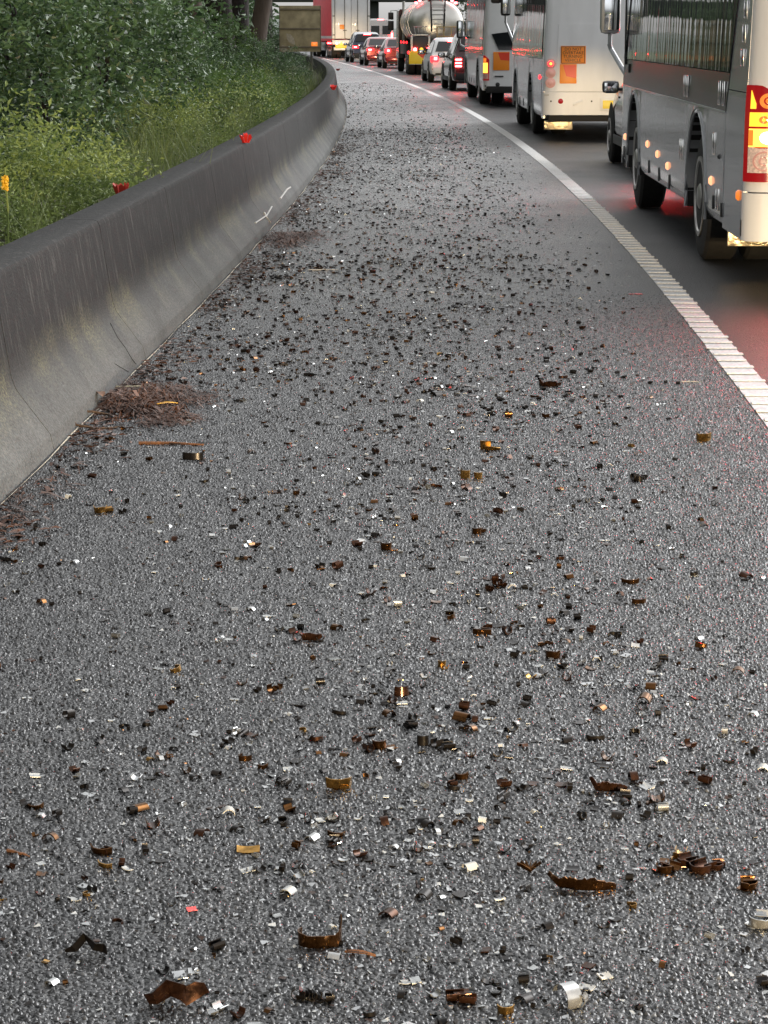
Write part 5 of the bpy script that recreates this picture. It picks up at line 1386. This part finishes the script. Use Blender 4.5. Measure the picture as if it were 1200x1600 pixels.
piece('metal_curl', multi((ribbon(arc_pts(.018, R(190), R(350), 8), (0, -.1, 1), .026), (-.01, .01, 0), 0), (lying(.04, R(35), .024, 3), (.014, -.004, 0), .2)), M['bronze'], 608, 860, 0, 'gold edged curl with a white flat chip at its side', short='the gold curl with a white chip')
piece('metal_knot', multi((ribbon(arc_pts(.016, R(170), R(370), 8), (0, -.1, 1), .022), (0, 0, 0), 0), (lying(.012, R(220), .024, 7), (.016, .006, 0), .5)), M['bronze'], 745, 834, 0, 'bronze knot with bright front, beyond the crumpled bundle', short='the bright fronted bronze knot')
bun = MB()
for k in range(7): q = lying(.010 + .004 * random.random(), R(random.uniform(120, 260)), .022, 6); bun.add(*(lambda qq, ox, oy, oz, rz: ([(x * math.cos(rz) - y_ * math.sin(rz) + ox, x * math.sin(rz) + y_ * math.cos(rz) + oy, z + oz) for x, y_, z in qq.v], qq.f))(q, random.uniform(-.022, .022), random.uniform(-.014, .014), .008 * (k % 3), random.uniform(0, 3)))
piece('metal_bundle', bun, M['brown'], 778, 916, 0, 'crumpled bundle of brown strips', short='the crumpled brown bundle')
piece('metal_ribbon', multi((ribbon([(-.03, .01, 0), (-.008, 0, 0), (.012, .006, 0)], (0, -.1, 1), .036, jag=.1), (0, .012, 0), 0), (ribbon([(-.02, -.004, 0), (.012, -.012, 0), (.044, -.006, .002)], (0, -.6, .8), [.026, .024, .012]), (.008, 0, 0), 0)), M['brass'], 762, 704, 0, 'angular brass strip lying beyond the brass pair', short='the angular brass strip')
piece('metal_curl', multi((ribbon(arc_pts(.018, R(190), R(350), 8), (0, -.1, 1), .034), (-.02, .008, 0), 0), (ribbon(arc_pts(.015, R(190), R(350), 8), (0, -.2, 1), .028), (.03, -.006, 0), 0)), M['brass'], 735, 748, 0, 'brass pair of upright curls side by side', short='the side by side brass curls')
piece('metal_curl', multi((lying(.030, R(320), .02, 12), (0, 0, 0), .3), (lying(.02, R(150), .05, 6), (-.03, 0, 0), .1)), M['darksw'], 712, 608, 1.2, 'black loop standing on its rim', short='the standing black loop')
piece('metal_scrap', lying(.035, R(120), .04, 6, a0=R(30)), M['darksw'], 682, 618, .6, 'smooth black arched scrap beside the standing black loop')
piece('metal_ribbon', multi((corr(.10, 12, .03, .02, .004, .03), (0, 0, 0), 0), (lying(.018, R(200), .03, 6), (.04, .01, 0), .6)), M['brown'], 858, 605, .1, 'red brown twisted strip on the far right of the debris', short='the red brown twisted strip')
piece('metal_curl', multi((ribbon([(-.03, .012, 0), (-.022, -.004, 0), (.014, -.008, 0), (.03, .012, .004)], (0, -.25, 1), .036, jag=.08), (0, 0, 0), 0), (lying(.02, R(90), .03, 4), (.0, .004, .003), 1.2)), M['brass'], 1100, 690, 0, 'lone brass curl lying close to the white line', short='the lone brass curl by the white line')
piece('metal_bundle', multi((ribbon(arc_pts(.022, R(180), R(360), 9), (0, -.4, 1), .024, jag=.2), (0, 0, 0), 0), (lying(.014, R(200), .03, 6), (.03, .004, 0), .4)), M['brass'], 157, 801, 0, 'golden lump near the barrier foot, nearest to the needle pile', short='the golden lump by the barrier')
piece('metal_knot', multi((lying(.016, R(280), .024, 8), (-.016, 0, 0), .4), (lying(.014, R(200), .028, 7), (.016, .006, .004), -.6), (ribbon(arc_pts(.015, R(180), R(330), 7), (0, 0, 1), .022), (0, -.01, 0), 0)), M['darksw'], 998, 752, 0, 'dark knot of three curls between debris and white line', short='the dark three curl knot')
piece('metal_curl', multi((lying(.014, R(170), .020, 6), (-.008, 0, 0), 1.4), (lying(.02, R(60), .016, 4), (.012, .002, 0), .2)), M['bronze'], 258, 1184, 0, 'copper coloured folded chip on open asphalt', short='the copper folded chip')
piece('plastic_scrap', lying(.02, R(60), .020, 4), M['pinkplastic'], 300, 1424, .3, 'small red scrap with a white chip beside it', 'litter', short='the small red scrap')
piece('metal_curl', multi((lying(.026, R(200), .030, 9, a0=R(10)), (0, 0, 0), .5), (lying(.013, R(300), .02, 8), (.022, -.008, 0), 1.2)), M['silversw'], 886, 1570, 0, 'large silver and dark cupped curl at the near border', short='the large silver cupped curl')
piece('metal_bundle', multi((lying(.012, R(230), .034, 7), (-.012, .004, 0), .1), (lying(.010, R(240), .03, 7), (.010, -.006, 0), -.2), (lying(.03, R(45), .03, 3), (0, .008, .012), .2)), M['brown'], 722, 1566, 0, 'brown folded bundle of curls at the near border', short='the brown folded bundle')
piece('metal_curl', ribbon(arc_pts(.014, R(190), R(350), 8), (0, -.25, 1), .016), M['brass'], 790, 1582, 0, 'small golden half ring glinting at the near border', short='the small golden half ring')
tang = MB()
for k in range(8): q = lying(.008 + .004 * random.random(), R(random.uniform(150, 330)), .016, 7); tang.add(*(lambda qq, ox, oy, rz: ([(x * math.cos(rz) - y_ * math.sin(rz) + ox, x * math.sin(rz) + y_ * math.cos(rz) + oy, z) for x, y_, z in qq.v], qq.f))(q, -.03 + .0085 * k, random.uniform(-.006, .008), random.uniform(0, 3)))
piece('metal_tangle', tang, M['darksw'], 490, 1564, 0, 'dark tangle of linked curls at the near border', short='the dark tangle of curls')
for px, py, m_, sc, lab in ((1094, 1362, 'brown', 1.35, 'biggest brown curl in the cluster near the right border'), (1072, 1352, 'brown', 1.2, 'brown crumpled curl in the middle of the right hand cluster'), (1040, 1362, 'bronze', 1.1, 'bronze curl with gold stripe at the near end of the right hand cluster'), (1062, 1340, 'brass', 1.0, 'pale gold curl topping the right hand cluster'), (1118, 1358, 'brown', .9, 'small dark curl at the outer end of the right hand cluster'), (1168, 1388, 'bronze', 1.1, 'bronze roll between the right hand cluster and the border'), (1188, 1446, 'silversw', 1.4, 'big silver roll cut by the right border')):
    piece('metal_curl', multi((ribbon(arc_pts(.016 * sc, R(180), R(330), 9), (0, -.3, 1), .015 * sc, jag=.1), (0, 0, 0), 0), (lying(.012 * sc, R(200), .026 * sc, 7), (.010, .010, 0), random.uniform(-.9, .9)), (lying(.03 * sc, R(45), .018, 3), (-.014, -.006, 0), random.uniform(0, 3))), M[m_], px, py, random.uniform(-.5, .5), lab, short=('the right hand cluster' if 'biggest' in lab else None))
piece('metal_bundle', multi((ribbon(arc_pts(.014, R(180), R(350), 8), (0, 0, 1), .026), (-.03, .02, 0), 0), (lying(.012, R(260), .022, 8), (.004, 0, 0), .7), (lying(.012, R(200), .03, 7), (.032, -.012, 0), .3)), M['darksw'], 680, 1168, 0, 'dark row of three black curls', short='the dark row of three curls')
piece('metal_bundle', multi((ribbon(arc_pts(.016, R(180), R(350), 8), (0, -.2, 1), .024), (-.012, 0, 0), 0), (lying(.03, R(50), .026, 3), (.018, 0, 0), .4)), M['bronze'], 600, 1170, 0, 'bronze half ring with pale chip next to the dark row', short='the bronze half ring with pale chip')
# litter that is not metal
piece('stick', MB().tube([(-.11, -.02, .006), (0, 0, .006), (.11, .022, .004)], [.006, .0055, .004], 6), M['palestick'], 505, 423, 0, 'straight bleached white stick lying across the shoulder', 'stick', short='the bleached stick')
piece('lens_shard', multi((lying(.2, R(16), .05, 3), (0, 0, 0), 0), (lying(.05, R(30), .03, 3), (-.05, 0, 0), .3)), M['pinkplastic'], 998, 460, .1, 'flat red lens shard lying near the white line', 'litter', short='the red lens shard')
piece('lens_shard', lying(.2, R(14), .06, 3), M['pinkplastic'], 795, 229, .1, 'far red lens shard lying close to the white line', 'litter')
piece('lens_shard', lying(.2, R(18), .07, 3), M['palestick'], 756, 193, .3, 'far whitish shard lying on the shoulder edge', 'litter')
piece('twig', MB().tube([(-.05, 0, .005), (0, .01, .006), (.055, .0, .004)], [.003, .003, .002], 5), M['palestick'], 1080, 598, 0, 'thin pale twig beside the white line', 'twig')
piece('twig', MB().tube([(-.13, .10, .055), (-.09, .04, .02), (0, 0, .012), (.08, .03, .010), (.11, .08, .008)], [.006, .006, .0055, .005, .002], 6), M['stick'], 150, 672, 0, 'dark bowed twig leaning on the barrier foot by the needle pile', 'twig')
piece('twig', MB().tube([(-.10, 0, .035), (-.02, .03, .03), (.06, 0, .02), (.1, -.05, .012)], [.007, .006, .005, .003], 6), M['stick'], 150, 652, 0, 'bent pale brown twig resting on the near edge of the needle pile', 'twig')
piece('stick', MB().tube([(-.14, .01, .008), (0, 0, .010), (.14, -.012, .006)], [.008, .007, .004], 6), M['brownleaf'], 268, 696, -.03, 'straight reddish stick lying past the needle pile', 'stick', short='the reddish stick')
piece('metal_ribbon', ribbon(arc_pts(.045, R(185), R(350), 12, squash=.6), (0, .1, 1), .03), M['darksw'], 302, 718, -.2, 'black crescent strip at the end of the reddish stick', short='the black crescent strip')
piece('dead_leaf', leafm(.10, .016, .006), M['yellowleaf'], 262, 644, .35, 'yellow leaf lying on top of the needle pile', 'leaf').location.z += .035
piece('dead_leaf', leafm(.13, .022, .012), M['brownleaf'], 158, 634, 1.9, 'curled brown leaf on the barrier side of the needle pile', 'leaf').location.z += .05
piece('board_scrap', MB().box((0, 0, .008), (.24, .035, .012), bev=.003), M['signback'], 215, 607, .12, 'grey flat batten at the back of the needle pile', 'litter')

# needle litter piles: nobody could count the needles
def litter(name, cx, cy, rx, ry, h, n, seed):
    r = np.random.default_rng(seed); V = []; F = []; subs = r.normal(0, .42, (16, 2)); sw_ = r.uniform(.10, .30, 16)
    for k in range(n):
        q = int(r.integers(0, 16)); u = subs[q] + r.normal(0, sw_[q], 2); d = math.hypot(*u)
        x, y_ = cx + u[0] * rx, cy + u[1] * ry; z = h * max(0, 1 - d) * (.6 + .8 * ((q * 7) % 5) / 5) * r.random() + .003
        a = r.uniform(0, 6.28); L = r.uniform(.02, .11); w = r.uniform(.0008, .0034) if r.random() < .93 else r.uniform(.006, .011); dz = r.normal(0, .17) * L
        if x < BX(y_) + .02: continue
        dx, dy = math.cos(a) * L / 2, math.sin(a) * L / 2; px_, py_ = -math.sin(a) * w, math.cos(a) * w; o = len(V); zz = max(.003, z)
        V += [(x - dx - px_, y_ - dy - py_, zz), (x - dx + px_, y_ - dy + py_, zz), (x + px_, y_ + py_, zz + abs(dz) * .6 + .004), (x - px_, y_ - py_, zz + abs(dz) * .6 + .004), (x + dx + px_, y_ + dy + py_, max(.002, zz + dz)), (x + dx - px_, y_ + dy - py_, max(.002, zz + dz))]
        F += [(o, o + 1, o + 2, o + 3), (o + 3, o + 2, o + 4, o + 5)]
    ob_ = bpy.data.objects.new(name, cloud_mesh(name, V, F, M['needle'])); COL.objects.link(ob_)
    return tag(ob_, kind='stuff')
x, y = G(236, 632); litter('needle_litter', x, y, .28, .55, .10, 3600, 4)
x, y = G(440, 378); litter('needle_litter', x + .02, y, .40, .9, .07, 1700, 6)
x, y = G(30, 812); litter('leaf_litter', x - .02, y, .16, 1.2, .010, 260, 8)

def foot_litter():
    r = np.random.default_rng(17); V = []; F = []
    for k in range(4200):
        y_ = 7.6 + 30 * r.random() ** 1.2; x = BX(y_) + .02 + abs(r.normal(0, .10 + .08 * math.sin(y_ * 1.9) ** 2))
        if math.sin(y_ * 2.7) + math.sin(y_ * 1.1 + 2) < r.normal(-.2, .7): continue
        a = r.uniform(0, 6.28); L = r.uniform(.008, .034); w = L * r.uniform(.12, .5); z = r.uniform(.002, .016); ca, sa = math.cos(a), math.sin(a); o = len(V)
        for (u, v_, dz) in ((-L, 0, 0), (0, -w, .006), (L, 0, .002), (0, w, .008)): V.append((x + u * ca - v_ * sa, y_ + u * sa + v_ * ca, z + dz * r.uniform(0, 1.2)))
        F += [(o, o + 1, o + 2), (o, o + 2, o + 3)]
    ob_ = bpy.data.objects.new('leaf_litter', cloud_mesh('leaf_litter', V, F, M['needle'])); COL.objects.link(ob_); tag(ob_, kind='stuff')
foot_litter()
# --- the field of small curls: 300 largest as things, the finer ones as one mass
rr = random.Random(31)
def density(x, y):
    w0, w1 = BX(y), EX(y); t = (x - w0) / (w1 - w0)
    if t < .02 or t > .93: return 0
    d = .18 + 1.0 * math.exp(-((t - .55) / .26) ** 2)
    if y > 11: d = .35 + .75 * math.exp(-((t - .45) / .34) ** 2)
    if y < 12: d += .9 * math.exp(-(t / .07) ** 2)
    else: d += 1.1 * math.exp(-(t / .16) ** 2)
    if t > .80: d *= max(.03, (.93 - t) / .13) * (1 if y < 9 else .6)
    clump = .55 + .9 * max(0, math.sin(x * 5.1 + math.sin(y * 2.3) * 1.7) * math.sin(y * 3.7 + x * 2.2)) + .35 * max(0, math.sin(y * 1.1 + 2))
    return d * clump
cand = []
def scatter(n, y0, y1, pw, smin, smax):
    k = 0
    while k < n:
        y_ = y0 + (y1 - y0) * rr.random() ** pw; x_ = rr.uniform(BX(y_) + .02, EX(y_))
        if rr.random() * 1.9 > density(x_, y_): continue
        s = smin + (smax - smin) * rr.random() ** 2.8
        sk, mk = pick(rr, y_ > 9); cand.append((s * (1.25 if mk in ('bronze', 'brown') else .9 if mk == 'silversw' else 1), x_, y_, sk, mk, rr.uniform(0, 6.28))); k += 1
scatter(3900, 3.3, 8, 1.0, .17, 1.3)
scatter(9000, 8, 18, 1.0, .28, 1.3)
scatter(10500, 18, 42, 1.1, .36, 1.25)
scatter(1500, 42, 80, 1.0, .6, 1.7)
# apparent size decides which 300 stand alone; keep inside the frame
def app(c): return c[0] / (c[2] + .6)
inframe = [c for c in cand if abs(c[1]) < c[2] * 600 / FPX * 1.0 and c[2] > 3.75]
inframe.sort(key=app, reverse=True)
solo = inframe[:250]; solo_set = set(id(c) for c in solo)
rest = [c for c in cand if id(c) not in solo_set]
# labels: rank of its look among the loose curls round the nearest notable piece
used = {}
for c in solo:
    s, x_, y_, sk, mk, rz = c
    o = bpy.data.objects.new('metal_curl', PROTO[(sk, mk)]); COL.objects.link(o)
    o.location = (x_, y_, .0012); o.rotation_euler = (rr.uniform(-.15, .15), rr.uniform(-.15, .15), rz if sk not in ('wall',) else rr.uniform(-.7, .7)); o.scale = (s * rr.uniform(.6, 1.5), s, s * rr.uniform(.8, 1.2))
    j = min(range(len(LAND)), key=lambda q: (LAND[q][0] - x_) ** 2 + (LAND[q][1] - y_) ** 2)
    used.setdefault((j, sk, mk), []).append((math.hypot(LAND[j][0] - x_, LAND[j][1] - y_), c, o))
ordw = ['closest', 'second closest', 'third closest', 'fourth closest', 'fifth closest', 'sixth closest', 'seventh closest', 'eighth closest']
for (j, sk, mk), lst in used.items():
    lst.sort(key=lambda q: q[0])
    for i, (d, c, o) in enumerate(lst):
        col = mats_[mk]; sw = shape_word[sk]
        tag(o, f'{col} {sw}, {ordw[min(i, 7)]} to {LAND[j][2]}', 'metal curl', 'metal curls strewn over the wet shoulder')
# the finer swarf
keys = list(mats_); groups = {}
Vv = []; Ff = []; Mi = []
for (s, x_, y_, sk, mk, rz) in rest:
    v_, f_ = LOWD[sk]; c_, s_ = math.cos(rz), math.sin(rz); o = len(Vv); sx = s * rr.uniform(.6, 1.5); sz = s * rr.uniform(.75, 1.2)
    q = v_ * np.array([sx, s, sz]); tl = rr.uniform(-.25, .25); q[:, 2] += np.maximum(0, q[:, 0] * tl)
    Vv.extend(zip((q[:, 0] * c_ - q[:, 1] * s_ + x_).tolist(), (q[:, 0] * s_ + q[:, 1] * c_ + y_).tolist(), (q[:, 2] + .001).tolist()))
    Ff.extend(tuple(i + o for i in p) for p in f_); Mi.extend([keys.index(mk)] * len(f_))
# grit: tiny chips and flakes
for k in range(26000):
    y_ = 3.4 + 40 * rr.random() ** 1.35; x_ = rr.uniform(BX(y_) + .01, EX(y_) - .1)
    if rr.random() * 1.9 > density(x_, y_) + .25: continue
    a = rr.uniform(0, 6.28); L = rr.uniform(.0022, .0068) * (1 + y_ * .045); w = L * rr.uniform(.4, .9); c_, s_ = math.cos(a), math.sin(a); o = len(Vv); t1, t2 = rr.uniform(0, .8) * L, rr.uniform(0, .8) * L; z = .0015
    for (u, v_, dz) in ((-L, -w, t1), (L, -w, 0), (L, w, t2), (-L, w, t1 * .5)): Vv.append((x_ + u * c_ - v_ * s_, y_ + u * s_ + v_ * c_, z + dz))
    Ff.append((o, o + 1, o + 2, o + 3))
    mi = keys.index(rr.choice(['darksw', 'darksw', 'darksw', 'brown', 'palesw', 'palesw', 'silversw', 'silversw'])); Mi.append(mi)
me = bpy.data.meshes.new('metal_shavings'); me.from_pydata(Vv, [], Ff)
for kx in keys: me.materials.append(M[kx])
me.polygons.foreach_set('material_index', Mi); me.polygons.foreach_set('use_smooth', [True] * len(me.polygons)); me.set_sharp_from_angle(angle=R(50)); me.update()
ob_ = bpy.data.objects.new('metal_shavings', me); COL.objects.link(ob_); tag(ob_, kind='stuff')
